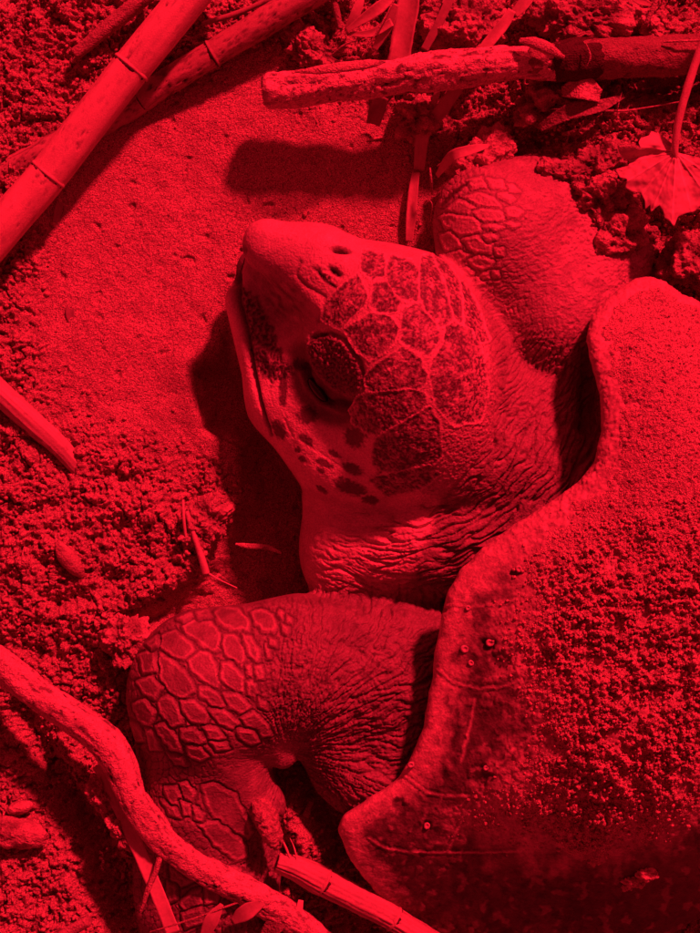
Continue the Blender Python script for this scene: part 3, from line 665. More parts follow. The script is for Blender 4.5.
# sand crust lying on the shell
su = np.arange(425, 790, 1.15); sv = np.arange(255, 900, 1.15); SU, SV = np.meshgrid(su, sv, indexing='ij'); SU = SU.astype(np.float32); SV = SV.astype(np.float32)
sx = (SU - 350) * 0.885; sy = (466.5 - SV) * 0.885                       # first guess of the place on the dome, then refine
zz = np.full(SU.shape, 150., np.float32)
for _ in range(12):
    k = (H - zz / 1000) / H; zz = 0.4 * zz + 0.6 * top_f((SU - 350) * k, (466.5 - SV) * k)
k = (H - zz / 1000) / H; sx, sy = (SU - 350) * k, (466.5 - SV) * k
sm = sand_mask(SU, SV); De = sd_poly(sx.astype(np.float32), sy.astype(np.float32), edge_s)
c1 = fbm2(SU / 16, SV / 16, 4, 211, 0.62); c2 = fbm2(SU / 5, SV / 5, 3, 212, 0.7); c3 = fbm2(SU / 60, SV / 60, 2, 213)
finez = sstep(600, 470, SV + 60 * c3 + 25 * c1)                                            # thin even film near the top, crumbly crust lower down
amt = sstep(26, -46, sm + 20 * c1 + 30 * fbm2(SU / 70, SV / 70, 2, 243) * (SV > 560))
c0 = fbm2(SU / 38, SV / 38, 2, 216); c4 = fbm2(SU / 2.6, SV / 2.6, 2, 217)
th_ = amt * (2.2 + (1 - finez) * (5.0 * c0 + 6.5 * c1 + 3.2 * c2 + 1.9 * c4 + 2.0) + finez * (1.4 + 0.8 * c2 + 1.0 * c4 - 2.8 * sstep(0.40, 0.6, c2))) - 2.2 * (1 - amt) - 5 * amt * (1 - finez) * sstep(0.28, 0.6, fbm2(SU / 30 + 3, SV / 30, 4, 241, 0.6))
th_ = th_ - 5 * sstep(-13, -4, De + 3 * c1)
f1, f2, ih = worley2(SU / 4.6, SV / 4.6, 215); th_ = th_ + (1 - finez) * amt * 1.1 * (1 - np.clip(f1 * 1.2, 0, 1)) * (ih > .3)
ok = th_ > 0.0
okf = ok[:-1, :-1] | ok[1:, :-1] | ok[1:, 1:] | ok[:-1, 1:]
co = np.stack([sx / 1000, sy / 1000, (zz + th_) / 1000], -1).reshape(-1, 3)
colr = (1 + 0.10 * c3 + 0.08 * c2).reshape(-1, 1) * SANDC
co, f, colr = compact(co, grid_faces(len(su), len(sv), okf, flip=True), colr)
tag(mesh_obj('sand_crust', co, f, M_SAND, col=colr), 'crumbly coat of damp sand lying on the turtle shell', 'sand', kind='stuff')
rng = np.random.default_rng(9); n = 16000; cu = rng.uniform(440, 712, n); cv = rng.uniform(500, 860, n)
m = (sand_mask(cu, cv) + 14 * fbm2(cu / 16, cv / 16, 3, 211) < rng.uniform(-34, 14, n)) & (fbm2(cu / 12, cv / 12, 2, 221) > rng.uniform(-.6, .4, n)); cu, cv = cu[m], cv[m]
iu = np.clip(((cu - 425) / 1.15).astype(int), 0, len(su) - 1); iv = np.clip(((cv - 255) / 1.15).astype(int), 0, len(sv) - 1)
zc = zz[iu, iv] + np.maximum(th_[iu, iv], 0); cr = 0.6 + 1.5 * rng.random(len(cu)) ** 3
tag(crumbs('shell_crumbs', cu, cv, zc, cr, 6, M_CRUMB), 'small crumbs of sand scattered over the sandy shell', 'sand', kind='stuff')

# ------------------------------------------------------------------ sticks, canes, blades
def spline(pts, step=2.0):
    p = np.array(pts, float); n = len(p); out = []
    q = np.vstack([2 * p[0] - p[1], p, 2 * p[-1] - p[-2]])
    for i in range(1, n):
        L = np.linalg.norm(q[i + 1][:2] - q[i][:2]); m = max(2, int(L / step))
        for j in range(m):
            t = j / m; a, b, c, d = q[i - 1], q[i], q[i + 1], q[i + 2]
            out.append(0.5 * ((2 * b) + (c - a) * t + (2 * a - 5 * b + 4 * c - d) * t * t + (3 * b - a - 3 * c + d) * t ** 3))
    out.append(q[-2]); return np.array(out)
def tube(name, pts, mat, parent=None, n=28, seed=0, tone=(0.5, 0.42, 0.3), amp=0.6, fr=14, groove=0.0, flecks=0.2, hollow=(False, False), step=2.0, ragged=0.0, crack=0.0, pitd=0.8, dirt=0.0, flat=1.0, ring=0.0):
    """pts = (u, v, z, r) in mm; a real round stem with its own relief, closed or hollow ends"""
    s = spline(pts, step); c = np.array([P(*q[:3]) for q in s]); r = s[:, 3] * K(0) * (H - s[:, 2] / 1000) / H
    m = len(c); t = np.gradient(c, axis=0); t /= np.linalg.norm(t, axis=1, keepdims=True)
    up = np.array([0, 0, 1.0]); sd = np.cross(t, up); sd /= np.linalg.norm(sd, axis=1, keepdims=True) + 1e-9; nn_ = np.cross(sd, t)
    arc = np.concatenate([[0], np.cumsum(np.linalg.norm(np.diff(c, axis=0), axis=1))]) * 1000
    th = np.arange(n) * 2 * math.pi / n
    TH, AR = np.meshgrid(th, arc); R0 = r[:, None] * 1000
    px, py = np.cos(TH) * R0, np.sin(TH) * R0
    d = fbm3(px / fr + seed * 3.1, py / fr, AR / (fr * 3), 3, seed + 400) * amp + fbm3(px / 3 + seed, py / 3, AR / 5, 2, seed + 401) * amp * 0.35
    gr = noise3(np.cos(TH) * 4.5, np.sin(TH) * 4.5, AR / 160, seed + 402) + 0.6 * noise3(np.cos(TH) * 10, np.sin(TH) * 10, AR / 120, seed + 405)
    d = d + groove * gr
    if ring: d = d + ring * np.sin(AR / 1.15 + 2 * noise3(px / 8, py / 8, AR / 8, 3))
    fl = fbm3(px / 5 + seed, py / 5, AR / 11, 3, seed + 403, 0.65); pit = sstep(0.48, 0.62, fl) * (flecks > 0)
    ck = np.zeros_like(d)
    if crack:
        w1 = np.abs(noise3(np.cos(TH) * 1.3 + seed, np.sin(TH) * 1.3, (AR + 5 * noise3(px / 6, py / 6, AR / 9, seed + 410)) / 26, seed + 411)); w2 = np.abs(noise3(np.cos(TH + 0.02 * AR * 0) * 3.0, np.sin(TH) * 3.0, AR / 90, seed + 412))
        ck = np.maximum(ridged(w1, 0.022), ridged(w2, 0.03)) * sstep(0.0, 0.25, noise3(px / 16, py / 16, AR / 24, seed + 413) + crack - 0.5)
        d = d - 1.6 * ck
    d = d - pitd * (1 if flecks else 0) * min(1, flecks * 4)
    rr = R0 + d
    if ragged:
        for end in (0, 1):
            if ragged < 0 and end == 0: continue
            k = (AR if end == 0 else arc[-1] - AR) - abs(ragged) * (0.5 + noise3(np.cos(TH) * 2.2, np.sin(TH) * 2.2, seed + 0.3 + end, seed + 404))
            rr = np.where(k < 0, np.maximum(rr * 0.72, 0.5), rr)
    pos = c[:, None] + (sd[:, None] * (np.cos(TH) * rr)[..., None] + nn_[:, None] * (np.sin(TH) * rr * flat)[..., None]) / 1000
    col = (1 + 0.16 * fbm3(px / 12, py / 12, AR / 60, 3, seed + 406) + 0.12 * groove * gr - 0.55 * pit * min(1, flecks * 3) - 0.7 * ck)[..., None] * np.array(tone)
    if dirt:
        dm = sstep(0.0, 0.35, fbm3(px / 14, py / 14, AR / 22, 3, seed + 407) + dirt - 0.5)[..., None]; col = col * (1 - dm) + dm * np.array([0.13, 0.10, 0.07])
    V = pos.reshape(-1, 3); C = col.reshape(-1, 3)
    i = np.arange(m - 1)[:, None] * n; j = np.arange(n)[None]; jn = (j + 1) % n
    Fq = np.stack([i + j, i + jn, i + n + jn, i + n + j], -1).reshape(-1, 4)
    Fl = [tuple(a) for a in Fq.tolist()]; V = list(map(tuple, V)); C = list(map(tuple, C))
    for end in (0, 1):
        b0 = 0 if end == 0 else (m - 1) * n; sg = -1 if end == 0 else 1; cc = c[0 if end == 0 else -1]; tt = t[0 if end == 0 else -1]; ring_ = [b0 + q for q in range(n)]
        rad = r[0 if end == 0 else -1]
        if hollow[end]:
            levels = [(0.72, 0.0), (0.66, -1.6 * rad)]
        else:
            levels = [(0.86, 0.22 * rad), (0.45, 0.30 * rad)]
        prev = ring_; rs = random.Random(seed + end)
        for sc, off in levels:
            cur = []
            for q in range(n):
                p = cc + (np.array(V[ring_[q]]) - cc) * sc + tt * sg * (off + rs.uniform(-.06, .06) * rad); cur.append(len(V)); V.append(tuple(p)); C.append(tuple(np.array(tone) * (0.45 if hollow[end] else 0.75) * rs.uniform(.8, 1.2)))
            for q in range(n):
                qn = (q + 1) % n; Fl.append((prev[q], cur[q], cur[qn], prev[qn]) if end == 0 and False else ((prev[qn], prev[q], cur[q], cur[qn]) if end == 0 else (prev[q], prev[qn], cur[qn], cur[q])))
            prev = cur
        V.append(tuple(cc + tt * sg * levels[-1][1])); C.append(tuple(np.array(tone) * 0.5)); ctr = len(V) - 1
        for q in range(n):
            qn = (q + 1) % n; Fl.append((prev[qn], prev[q], ctr) if end == 0 else (prev[q], prev[qn], ctr))
    return mesh_obj(name, np.array(V), Fl, mat, parent, np.array(C))
def thing_at(name, u_, v_, z_, label, cat, group=None): return root(name, P(u_, v_, z_), label, cat, group)
def cane(name, pts, nodes, label, cat, seed, tone, culm='culm', **kw):
    t = thing_at(name, *pts[0][:3], label, cat); s = spline(pts)
    o = tube(culm, pts, M_CANE, None, seed=seed, tone=tone, **kw); rel(o, t)
    for i, (a, w_, dt) in enumerate(nodes):                                # a = fraction of the length
        k = a * (len(s) - 1); q = s[int(k)]; k2 = min(len(s) - 1, int(k) + 2); q2 = s[k2]; d = (q2 - q)[:3]; d = d / np.linalg.norm(d)
        rr = q[3]
        pr = [(*(q[:3] - d * 2.6 * w_), rr + 0.0), (*(q[:3] - d * 1.0 * w_), rr + 0.8), (*(q[:3] + d * 0.3 * w_), rr + 0.7), (*(q[:3] + d * 1.0 * w_), rr - 0.6)]
        nd = tube('node', pr, M_CANE, None, seed=seed + 10 + i, tone=tuple(np.array(tone) * dt), amp=0.7, flecks=0.1, step=0.8); rel(nd, t)
        nd2 = tube('node_scar', [(*(q[:3] + d * 0.7 * w_), rr - 0.1), (*(q[:3] + d * 1.5 * w_), rr + 0.25), (*(q[:3] + d * 2.6 * w_), rr - 0.2)], M_BARK, None, seed=seed + 30 + i, tone=(0.07, 0.05, 0.035), amp=1.1, fr=5, step=0.8); rel(nd2, t)
    return t
# big cane, upper left
cane('bamboo_cane', [(222, -45, 64, 19), (187, 0, 60, 19.5), (131, 68, 54, 19.8), (86, 126, 50, 19.5), (43, 181, 46, 20), (0, 230, 42, 21), (-45, 284, 38, 22)], [(0.345, 1, .85), (0.665, 1, .85)],
     'thick smooth bamboo cane with two dark joints crossing the upper left corner', 'cane', 1, (0.54, 0.45, 0.32), n=72, amp=0.3, groove=0.28, flecks=0.12, crack=0.25)
cane('bamboo_cane', [(350, -28, 42, 15), (299, 1, 36, 15), (235, 40, 28, 14.5), (170, 80, 18, 14), (110, 118, 8, 14), (20, 165, -2, 15), (-40, 195, -6, 15)], [(0.36, .7, .8), (0.55, .7, .8)],
     'weathered cracked cane lying under the thick smooth bamboo cane', 'cane', 2, (0.36, 0.30, 0.21), n=64, amp=0.8, groove=0.3, flecks=0.25, dirt=0.14, crack=0.85)
t = thing_at('stick', 110, 25, 20, 'short thin stick with a split end on rough sand in the upper left corner', 'stick')
rel(tube('stem', [(76, 54, 20, 7), (100, 34, 24, 8), (150, -8, 30, 9)], M_BARK, seed=3, tone=(0.34, 0.28, 0.2), amp=1.2, groove=0.5), t)
tube('reed', [(203, 24, 18, 3), (240, 12, 24, 3.5), (282, -6, 30, 3.5)], M_CANE, seed=4, tone=(0.3, 0.25, 0.18), n=14)
tag(bpy.context.scene.objects['reed'], 'thin dark reed between the two bamboo canes at the top edge', 'reed')
# big log
t = thing_at('driftwood_branch', 268, 90, 78, 'thick pale branch with peeling bark lying across the top of the picture', 'branch')
rel(tube('core', [(530, 62, 82, 17), (600, 58, 78, 20), (660, 56, 74, 21), (780, 48, 70, 21)], M_BARK, n=44, seed=7, tone=(0.25, 0.2, 0.14), amp=2.0, groove=0.5, flecks=0.3), t)
rel(tube('hollow_shade', [(556, 62, 81, 21), (575, 60, 80, 21.5), (597, 58, 79, 20.6)], M_BARK, n=44, seed=6, tone=(0.06, 0.045, 0.03), amp=2.0, step=1.5), t)  # near-black collar, its colour painted as the shade inside the hollow gap
rel(tube('bark', [(269, 91, 57, 20.5), (300, 88, 60, 21.5), (350, 82, 66, 21), (395, 76, 74, 20), (430, 72, 76, 23), (480, 65, 78, 21), (520, 63, 80, 20), (560, 64, 82, 19)], M_BARK, n=64, seed=8, tone=(0.58, 0.49, 0.37), amp=2.4, groove=0.5, flecks=0.5, step=1.2, ragged=-14, crack=0.8, pitd=3.0, dirt=0.12), t)
rel(tube('bark_flake', [(520, 41, 104, 3), (536, 44, 110, 6), (552, 50, 109, 6), (564, 57, 104, 2.5)], M_BARK, seed=9, tone=(0.42, 0.35, 0.26), amp=1.6, n=20, flat=0.6), t)
rel(tube('bark_flake', [(292, 72, 96, 2), (320, 70, 102, 5), (360, 66, 104, 6), (385, 62, 103, 2)], M_BARK, seed=10, tone=(0.50, 0.42, 0.3), amp=1.2, n=20, flat=0.5), t)
rel(tube('bark_flake', [(586, 44, 108, 1.5), (590, 56, 109, 2), (587, 66, 106, 1)], M_BARK, seed=11, tone=(0.42, 0.35, 0.26), amp=0.6, n=10, step=1), t)
# curved branch, lower left
tag(tube('driftwood_branch', [(-45, 630, 52, 18), (0, 665, 52, 18), (50, 702, 56, 18), (96, 734, 64, 18.5), (118, 760, 66, 18.5), (136, 802, 66, 17), (166, 840, 62, 17), (205, 870, 56, 17), (250, 893, 46, 17), (300, 925, 34, 17), (350, 975, 14, 16)], M_BARK, n=60, seed=12, tone=(0.50, 0.42, 0.31), amp=2.0, groove=0.4, flecks=0.4, step=1.3, crack=0.85, pitd=2.0),
    'bent pale branch lying across the near front flipper', 'branch')
# broken cane at the bottom
cane('broken_cane', [(277, 862, 52, 10), (296, 868, 50, 13), (320, 880, 46, 14), (356, 899, 42, 13), (392, 918, 38, 12.5), (470, 968, 30, 13)], [(0.235, .9, 1.0), (0.60, .9, 1.0)],
     'broken cane with a frayed hollow end below the turtle shell', 'cane', 13, (0.42, 0.35, 0.25), n=64, amp=1.0, groove=1.3, flecks=0.15, hollow=(True, False))
for i, q in enumerate([[(278, 830, 52, 1.2), (286, 848, 54, 1.6), (293, 866, 58, 1.2)], [(290, 838, 48, 0.9), (295, 850, 54, 1.1), (297, 864, 58, 0.8)], [(274, 840, 48, 0.8), (277, 850, 52, 1.1), (284, 864, 56, 0.9)]]):
    tube('straw', q, M_CANE, n=10, seed=60 + i, tone=(0.45, 0.38, 0.27), step=1)
    tag(SC.objects[['straw', 'straw.001', 'straw.002'][i]], ['short fibre, widest of the three standing above the frayed cane end', 'short fibre, rightmost of the three above the frayed cane end', 'short fibre, leftmost of the three above the frayed cane end'][i], 'straw', 'fibres above the broken cane')
tag(tube('root_stub', [(256, 800, 62, 9), (263, 812, 64, 13), (271, 830, 62, 13), (277, 845, 56, 10)], M_BARK, n=44, seed=14, tone=(0.34, 0.28, 0.2), amp=2.6, ring=0.5, step=0.9, ragged=6, crack=0.8, pitd=2), 'stubby ringed root end lying on the near flipper', 'root')
# reed half buried at left
tag(tube('reed', [(-40, 352, 22, 12), (0, 393, 20, 12), (34, 424, 16, 11.5), (62, 450, 9, 10.5), (100, 494, -14, 8)], M_CANE, seed=15, tone=(0.44, 0.37, 0.27), groove=1.3, amp=0.6, n=56, flecks=0.15), 'pale grooved reed half buried in the sand at the left edge', 'reed')
t = thing_at('twig', 205, 572, 20, 'small upright twig with a thread-thin tip left of the shaded pit', 'twig')
rel(tube('stem', [(187, 512, 24, 3.4), (194, 535, 24, 3.8), (203, 562, 22, 4.2), (206, 573, 20, 4.6)], M_CANE, seed=16, tone=(0.48, 0.4, 0.3), n=16, groove=0.3, step=1), t)
rel(tube('tip', [(206, 572, 20, 1.2), (220, 580, 22, 0.8), (237, 588, 24, 0.6)], M_CANE, seed=17, tone=(0.55, 0.47, 0.35), n=8, amp=0.1, flecks=0, step=1.5), t)
tag(tube('grass_stem', [(183, 500, 24, 1.2), (184, 520, 26, 1.6), (187, 545, 22, 1.0)], M_CANE, seed=18, tone=(0.5, 0.42, 0.3), n=8, amp=0.2, flecks=0, step=1.5), 'thin curved grass stem just left of the small upright twig', 'grass stem')
tag(tube('wood_chip', [(58, 542, 22, 4), (66, 555, 22, 9), (76, 568, 20, 8), (82, 576, 14, 4)], M_BARK, seed=19, tone=(0.38, 0.31, 0.22), amp=1.6, n=22, flat=0.6), 'short wood chip on the rough sand near the left edge', 'wood chip')
tag(tube('wood_chip', [(236, 544, 0, 2), (250, 546, 2, 3.4), (266, 547, 4, 3.2), (281, 553, 4, 2.0)], M_BARK, seed=20, tone=(0.5, 0.42, 0.3), amp=0.6, n=16, flat=0.6, step=1), 'thin pale wood chip in the shade under the turtle throat', 'wood chip')
tag(tube('wood_chip', [(368, 140, 3, 2.0), (385, 137, 4, 2.0)], M_BARK, seed=21, tone=(0.5, 0.42, 0.3), amp=0.4, n=12, step=1), 'tiny pale wood chip on shaded sand below the thick pale branch', 'wood chip')
tag(blob('stone', 14, 832, 8, 34, 15, 13, 8, M_SOIL, None, 2, 3.0, 18, (0.34, 0.27, 0.2), 5), 'long smooth stone lying in sand at the lower left edge', 'stone')
tag(blob('stone', 20, 808, 6, 13, 7, 7, -12, M_SOIL, None, 3, 1.6, 12, (0.38, 0.31, 0.22), 4), 'small flat pebble just above the long smooth stone', 'stone')
tag(tube('stick', [(55, 940, 8, 7), (72, 930, 14, 6.5), (88, 921, 20, 6)], M_BARK, seed=22, tone=(0.40, 0.33, 0.24), amp=0.8, n=18, step=1), 'short blunt stick poking in at the bottom left edge', 'stick')

def blade(name, pts, label, cat, group=None, seed=0, tone=(0.5, 0.42, 0.3), tilt=0.0, thick=0.7, parent=None, mat=None, cup=0.12):
    """flat leaf blade: pts = (u, v, z, half width); a thin closed strip with a midrib fold"""
    s = spline(pts, 2.0); c = np.array([P(*q[:3]) for q in s]); wdt = s[:, 3] / 1000; m = len(c)
    t = np.gradient(c, axis=0); t /= np.linalg.norm(t, axis=1, keepdims=True); up = np.array([0, 0, 1.0])
    sd = np.cross(t, up); sd /= np.linalg.norm(sd, axis=1, keepdims=True) + 1e-9; nn_ = np.cross(sd, t)
    a = math.radians(tilt) + 0.25 * noise2(np.arange(m) / 14 + seed, np.zeros(m), seed); ca, sa = np.cos(a)[:, None], np.sin(a)[:, None]
    s2 = sd * ca + nn_ * sa; n2 = nn_ * ca - sd * sa; k = 9; V = []; C = []
    for side in (1, -1):
        for j in range(k):
            x = (j / (k - 1) * 2 - 1); e = 1 - 0.10 * np.abs(noise2(np.arange(m) / 5, np.zeros(m) + x, seed + 3))
            rib = 0.25 * noise2(np.full(m, x * 7.0 + seed), np.arange(m) / 30, seed + 5)
            off = n2 * ((cup * x * x * wdt)[:, None] + ((rib * 0.5 + side * thick / 2 * (1 - 0.8 * x * x)) / 1000)[:, None])
            V.append(c + s2 * (x * wdt * e)[:, None] + off); C.append(np.clip((1 + 0.35 * rib + 0.1 * noise2(np.arange(m) / 8, np.zeros(m) + x, seed + 9)), .5, 1.4)[:, None] * np.array(tone))
    V = np.stack(V, 1); C = np.stack(C, 1)                    # m, 2k
    ordr = list(range(k)) + list(range(2 * k - 1, k - 1, -1)); V = V[:, ordr]; C = C[:, ordr]; n = 2 * k
    i = np.arange(m - 1)[:, None] * n; j = np.arange(n)[None]; jn = (j + 1) % n
    F_ = np.stack([i + j, i + n + j, i + n + jn, i + jn], -1).reshape(-1, 4).tolist()
    F_.append(list(range(n))); F_.append(list(range((m - 1) * n, m * n))[::-1])
    o = mesh_obj(name, V.reshape(-1, 3), F_, mat or M_LEAF, parent, C.reshape(-1, 3))
    return tag(o, label, cat, group) if label else o
blade('dry_blade', [(98, 765, 34, 6), (118, 803, 48, 7), (140, 852, 58, 7), (158, 894, 56, 7), (178, 945, 44, 7)], 'long flat pale reed blade running under mud beside the bent branch', 'reed blade', seed=1, tone=(0.52, 0.44, 0.32))
tag(tube('twig', [(163, 846, 66, 3), (157, 868, 67, 3.6), (148, 890, 66, 3.4), (141, 912, 60, 2.2)], M_BARK, seed=23, tone=(0.4, 0.33, 0.24), amp=1.0, n=14, step=1), 'knobbly twig crossing over the long flat reed blade', 'twig')
tag(tube('twig', [(150, 932, 60, 1.6), (190, 920, 60, 2.0), (228, 906, 58, 1.6), (256, 896, 52, 1.2)], M_BARK, seed=24, tone=(0.3, 0.24, 0.17), amp=0.6, n=10, step=1.5), 'thin dark twig lying along the bottom edge under the bent branch', 'twig')
blade('dry_blade', [(301, 900, 44, 2.5), (298, 915, 44, 4), (292, 940, 36, 5)], 'small bright blade on end of the bent branch near the bottom edge', 'reed blade', seed=2, tone=(0.56, 0.48, 0.35))
# straw and blades at the top centre
BL = [([(412, -20, 46, 12), (408, 10, 44, 12), (400, 55, 36, 11), (392, 80, 30, 9)], 'broad pale blade passing under the thick branch from the top edge', 0.46),
      ([(456, -15, 60, 4), (440, 20, 56, 4.5), (424, 50, 48, 4)], 'narrow blade right of the broad pale blade at the top edge', 0.30),
      ([(364, -8, 46, 2), (356, 12, 44, 5), (346, 30, 36, 2)], 'left blade of the small fan of dry leaves above the branch', 0.44),
      ([(396, -6, 52, 3), (376, 10, 50, 6), (346, 31, 38, 2)], 'wide slanting blade of the dry leaf fan above the branch', 0.50),
      ([(392, 22, 50, 4), (372, 33, 44, 4), (350, 34, 36, 2)], 'lowest nearly level blade of the dry leaf fan above the branch', 0.46),
      ([(396, 4, 56, 3), (388, 24, 48, 6), (374, 50, 36, 3)], 'steep blade at the right side of the dry leaf fan', 0.42),
      ([(381, 96, 34, 8), (377, 110, 24, 8), (373, 124, 12, 7)], 'short blade stub showing under the thick pale branch', 0.28),
      ([(512, 10, 66, 4), (503, 25, 64, 5.5), (486, 46, 60, 5.5), (476, 60, 56, 5)], 'pale blade leaning down behind the thick branch', 0.46),
      ([(462, 80, 50, 6), (455, 92, 46, 6.5), (440, 112, 36, 7), (424, 132, 24, 7), (419, 170, 10, 5.5)], 'long bent blade sloping from the branch into shade beside the far flipper', 0.44),
      ([(416, 172, 14, 4), (413, 195, 12, 5), (411, 220, 9, 5), (409, 242, 4, 3.5)], 'upright blade in the sand left of the far flipper', 0.46),
      ([(438, 90, 40, 3), (434, 103, 36, 3.4), (428, 118, 28, 2.5)], 'short narrow blade beside the long bent blade under the branch', 0.46),
      ([(488, 146, 104, 2), (472, 150, 104, 5), (452, 157, 96, 5.5), (437, 176, 60, 2.5)], 'arched blade curling over the top of the far flipper', 0.40),
      ([(532, -8, 66, 6), (524, 4, 64, 6.5), (514, 15, 60, 5)], 'stubby pale blade at the top edge right of centre', 0.46),
      ([(630, -4, 80, 2), (641, 1, 82, 4), (652, 5, 80, 1.5)], 'small bright leaf tip at the top edge near the right', 0.55),
      ([(62, 192, 4, 1.5), (58, 212, 6, 4), (52, 236, 4, 1.2)], 'faint small blade standing by lower end of the thick bamboo cane', 0.34),
      ([(72, 298, 2, 1.5), (70, 312, 5, 4.5), (73, 330, 2, 1.5)], 'small dark leaf scrap on smooth sand at the left', 0.22),
      ([(232, 922, 58, 3), (246, 912, 64, 8), (264, 902, 58, 3)], 'crumpled leaf scrap below the bent branch at the bottom edge', 0.28),
      ([(203, 940, 56, 4), (212, 920, 60, 7), (222, 904, 56, 2)], 'pointed leaf scrap left of the crumpled one at the bottom edge', 0.30),
      ([(262, 940, 46, 4), (276, 924, 50, 9), (292, 912, 44, 3)], 'broad leaf scrap in shade between bent branch and broken cane', 0.18),
      ([(312, 800, 6, 2), (306, 816, 14, 3.5), (302, 834, 4, 2)], 'small straw scrap on sand above the broken cane', 0.34),
      ([(640, 215, 30, 4), (632, 232, 26, 6), (648, 244, 12, 3)], 'curled dark scrap in the hollow below the lobed leaf', 0.24),
      ([(600, 96, 74, 6), (582, 88, 84, 12), (562, 92, 72, 5)], 'pale dry leaf lying under the right half of the branch', 0.44),
      ([(624, 96, 66, 2), (600, 106, 72, 6), (570, 112, 74, 8), (540, 128, 56, 4)], 'muddy folded leaf below the pale dry leaf', 0.26)]
for i, (p, lb, tn) in enumerate(BL):
    blade('dry_blade' if i < 13 else 'leaf_scrap', p, lb, 'dry leaf', 'dry leaf blades in the litter', seed=20 + i, tone=(tn, tn * 0.84, tn * 0.6), tilt=(i * 37 % 40) - 20, cup=0.25, mat=M_SOIL if i > 17 else M_LEAF)
TW = [([(423, 206, 12, 1.2), (427, 200, 22, 1.3), (432, 204, 24, 1.3), (431, 222, 10, 1.2)], 'thin curled tendril left of the far flipper', .42), ([(430, 168, 40, 1.6), (431, 180, 38, 2.0), (432, 194, 22, 1.6)], 'short upright twig above the curled tendril', .36),
      ([(552, 109, 66, 1.4), (590, 110, 72, 1.5), (622, 111, 70, 1.8), (650, 107, 66, 1.6), (684, 101, 62, 1.5)], 'long thin twig in the shade below the branch at right', .34),
      ([(664, 42, 96, 1.8), (682, 41, 100, 2.0), (712, 40, 100, 1.8)], 'pale thin twig on the branch at the right edge', .44), ([(658, -4, 84, 3), (653, 8, 84, 3.2), (646, 24, 82, 3)], 'slanting twig stub at the top edge near the right', .34),
      ([(437, 166, 50, 1.2), (446, 160, 58, 1.4), (450, 154, 60, 1.0)], 'tiny curved twig under the arched blade', .4), ([(340, 28, 30, 4), (336, 10, 34, 4.5), (332, -6, 36, 4)], 'muddy stem left of the dry leaf fan at the top edge', .26),
      ([(398, -8, 60, 1.6), (384, 20, 56, 1.6), (362, 56, 46, 1.2)], 'thin straight stalk crossing the dry leaf fan', .4), ([(330, 56, 24, 1.4), (346, 44, 34, 1.6), (364, 38, 38, 1.2)], 'thin straw low in the litter left of the leaf fan', .4),
      ([(616, 120, 60, 1), (618, 106, 76, 1.4), (622, 92, 74, 0.8)], 'short thorn-like straw on the muddy folded leaf', .42)]
for p, lb, tn in TW: tag(tube('twig', p, M_BARK, n=10, seed=hash(lb) % 97 if False else len(lb), tone=(tn, tn * .84, tn * .6), amp=0.35, step=1.2), lb, 'twig', 'thin twigs in the litter')

# soil clods, upper right litter
CL = [((612, 236, 52), (30, 34, 28), -20, 'clod of sandy soil between far flipper and lobed leaf', .32), ((560, 178, 52), (38, 16, 20), 12, 'thin bank of soil covering the upper edge of the far flipper', .28), ((478, 168, 34), (22, 46, 26), 38, 'long slanting clod of soil between blades and far flipper', .36), ((415, 118, 22), (26, 19, 18), 10, 'ragged lump of soil hanging under the thick branch', .34),
      ((466, 24, 34), (42, 32, 26), 10, 'large rough clod of soil behind the branch at top centre', .36), ((590, 20, 56), (62, 30, 26), 8, 'widest clod of soil at the top edge right of centre', .32),
      ((310, 50, 14), (30, 17, 14), 30, 'flat slab of soil left of the dry leaf fan', .32), ((548, 104, 46), (34, 22, 22), -18, 'soil clod under the dark end of the bark', .28), ((652, 28, 76), (8, 12, 8), -30, 'small pale knob of soil on the right of the branch', .40),
      ((640, 235, 30), (16, 12, 14), 10, 'small clod in the dark hollow below the lobed leaf', .22), ((690, 262, 40), (30, 26, 24), 0, 'rounded clod at the right edge above the shell', .30), ((600, 196, 58), (36, 24, 24), 30, 'crumbly clod of soil lying on top of the far flipper', .32),
      ((600, 165, 52), (42, 18, 22), -22, 'mound of soil left of the lobed leaf', .26), ((126, 640, 18), (22, 26, 18), 20, 'clod of crusted sand touching the left side of the near flipper', .34), ((206, 522, 12), (22, 30, 15), 30, 'cracked clod at the brink of the shaded pit', .33),
      ((103, 797, 34), (11, 22, 15), -30, 'lump of mud on upper end of the long flat reed blade', .34), ((122, 832, 48), (9, 20, 10), -30, 'lump of mud midway on the long flat reed blade', .34)]
for i, (c, s, an, lb, tn) in enumerate(CL):
    tag(blob('soil_clod', *c, *s, an, M_SOIL, None, i + 20, 9.0 if min(s) > 12 else 4.5, 17 if min(s) > 12 else 9, (tn, tn * .82, tn * .6), 6 if max(s) > 15 else 5), lb, 'soil clod', 'soil clods in the litter')
for i, (c, s, an) in enumerate([((646, 873, 84), (10, 8, 6), 10), ((633, 881, 80), (12, 6, 5), 20), ((628, 886, 79), (6, 5, 4), 0)]):
    z_ = on_shell(c[0], c[1]) + 2
    tag(blob('sand_lump', c[0], c[1], z_, *s, an, M_SOIL, None, i + 60, 3.0, 7, (0.44, 0.36, 0.26), 4), ['brightest lump of sand on dark lower shell', 'flat lump of sand just left of the brightest one on the shell', 'smallest lump of sand on the dark lower shell'][i], 'sand lump', 'sand lumps on the lower shell')

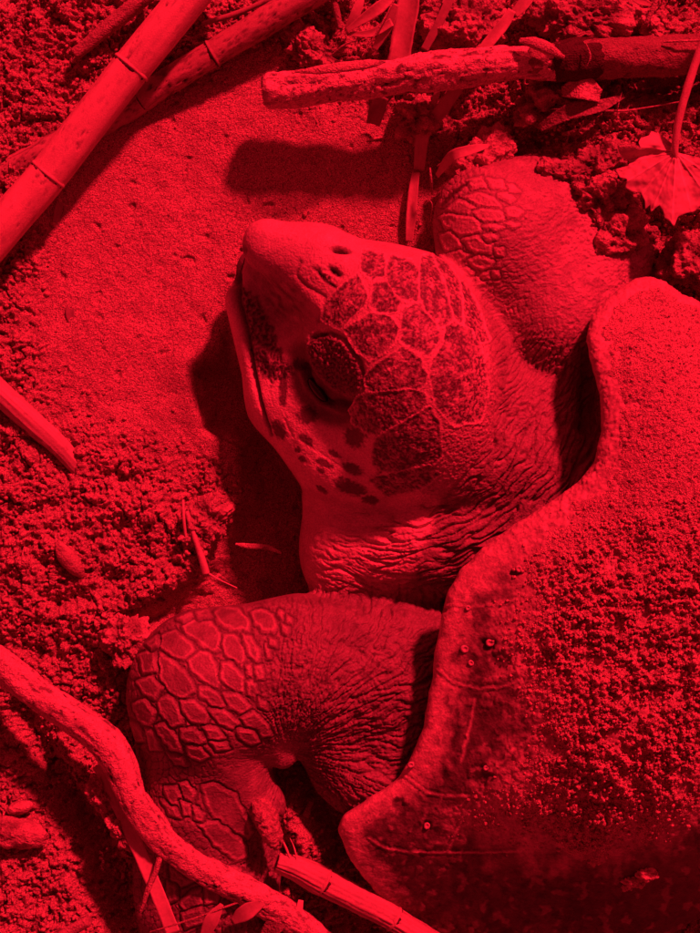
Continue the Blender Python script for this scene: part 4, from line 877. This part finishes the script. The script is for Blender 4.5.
# ------------------------------------------------------------------ lobed leaf
def lobed_leaf():
    o_ = (560, 0); s_ = 3.73
    out = Q(o_, s_, [(425,545),(410,530),(375,500),(340,488),(332,505),(300,515),(292,532),(300,550),(270,585),(245,572),(213,542),(222,572),(240,592),(262,600),(250,625),(232,640),(203,630),(222,662),(250,668),(243,700),(268,716),(300,720),(316,748),(317,782),(336,764),(338,792),(370,765),(386,790),(390,815),(406,822),(425,845),(440,808),(470,795),(500,790),(522,770),(560,745),(572,770),(590,700),(620,690),(600,650),(606,610),(570,600),(520,600),(480,625),(455,635),(440,610)])
    st = thing_at('lobed_leaf', 675, 150, 70, 'pale dry lobed leaf with toothed edge and long stalk at the right edge', 'leaf')
    ctr = np.array([675.5, 152.0]); oa = np.array(out); nR = 40; nP = 260
    # resample outline
    q = np.vstack([oa, oa[:1]]); L = np.concatenate([[0], np.cumsum(np.linalg.norm(np.diff(q, axis=0), axis=1))]); tt = np.linspace(0, L[-1], nP, endpoint=False)
    ox = np.interp(tt, L, q[:, 0]); oy = np.interp(tt, L, q[:, 1])
    R = np.linspace(0.0, 1, nR)[:, None]; uu = ctr[0] + (ox - ctr[0]) * R; vv = ctr[1] + (oy - ctr[1]) * R
    ang = np.arctan2(vv - ctr[1], uu - ctr[0]); rad = np.hypot(uu - ctr[0], vv - ctr[1])
    z = 100 + 0.05 * rad * np.cos(ang * 7 + 1.0) + 0.05 * rad * np.cos(ang * 4) + 2.0 * fbm2(uu / 14, vv / 14, 3, 500) - 5 * (rad / 55) ** 2 + 0.16 * (vv - 152) + 10 * gauss(uu, vv, 630, 145, 16, 14)
    z = z + 0.9 * gauss(uu, vv, 640, 160, 30, 3, -25) * 4 - 10 * gauss(uu, vv, 642, 158, 20, 6, -20)
    vang = [2.95, 2.6, 2.25, 1.95, 1.62, 1.3, 0.95, 0.6, 3.3]; vein = np.zeros_like(z)
    for a in vang: d = np.abs(np.sin(ang - a)) * rad; d = np.where(np.cos(ang - a) > 0, d, 99); vein = np.maximum(vein, np.exp(-(d / 0.9) ** 2) * (rad > 2))
    z = z + 0.8 * vein; tone = 0.45 + 0.2 * vein + 0.04 * fbm2(uu / 6, vv / 6, 2, 501)
    tops = np.stack([P(a, b, c) for a, b, c in zip(uu.ravel(), vv.ravel(), z.ravel())]); bots = tops.copy(); bots[:, 2] -= 0.0006
    n = nR * nP; i = np.arange(nR - 1)[:, None] * nP; j = np.arange(nP)[None]; jn = (j + 1) % nP
    f1 = np.stack([i + j, i + nP + j, i + nP + jn, i + jn], -1).reshape(-1, 4); f2 = f1[:, ::-1] + n
    e = (nR - 1) * nP; jj = np.arange(nP); side = np.stack([e + jj, n + e + jj, n + e + (jj + 1) % nP, e + (jj + 1) % nP], -1)
    C = np.tile((tone.ravel()[:, None] * np.array([1, .86, .62])), (2, 1))
    rel(mesh_obj('leaf_blade', np.vstack([tops, bots]), np.vstack([f1, f2, side]), M_LEAF, None, C), st)
    rel(tube('stalk', [(676, 158, 101, 2.6), (675, 145, 105, 4.0), (679, 118, 112, 4.2), (688, 85, 118, 4.2), (700, 50, 122, 4.4), (716, 14, 122, 4.6)], M_CANE, n=20, seed=44, tone=(0.46, 0.39, 0.28), amp=0.4, groove=0.4, flecks=0.05), st)
lobed_leaf()
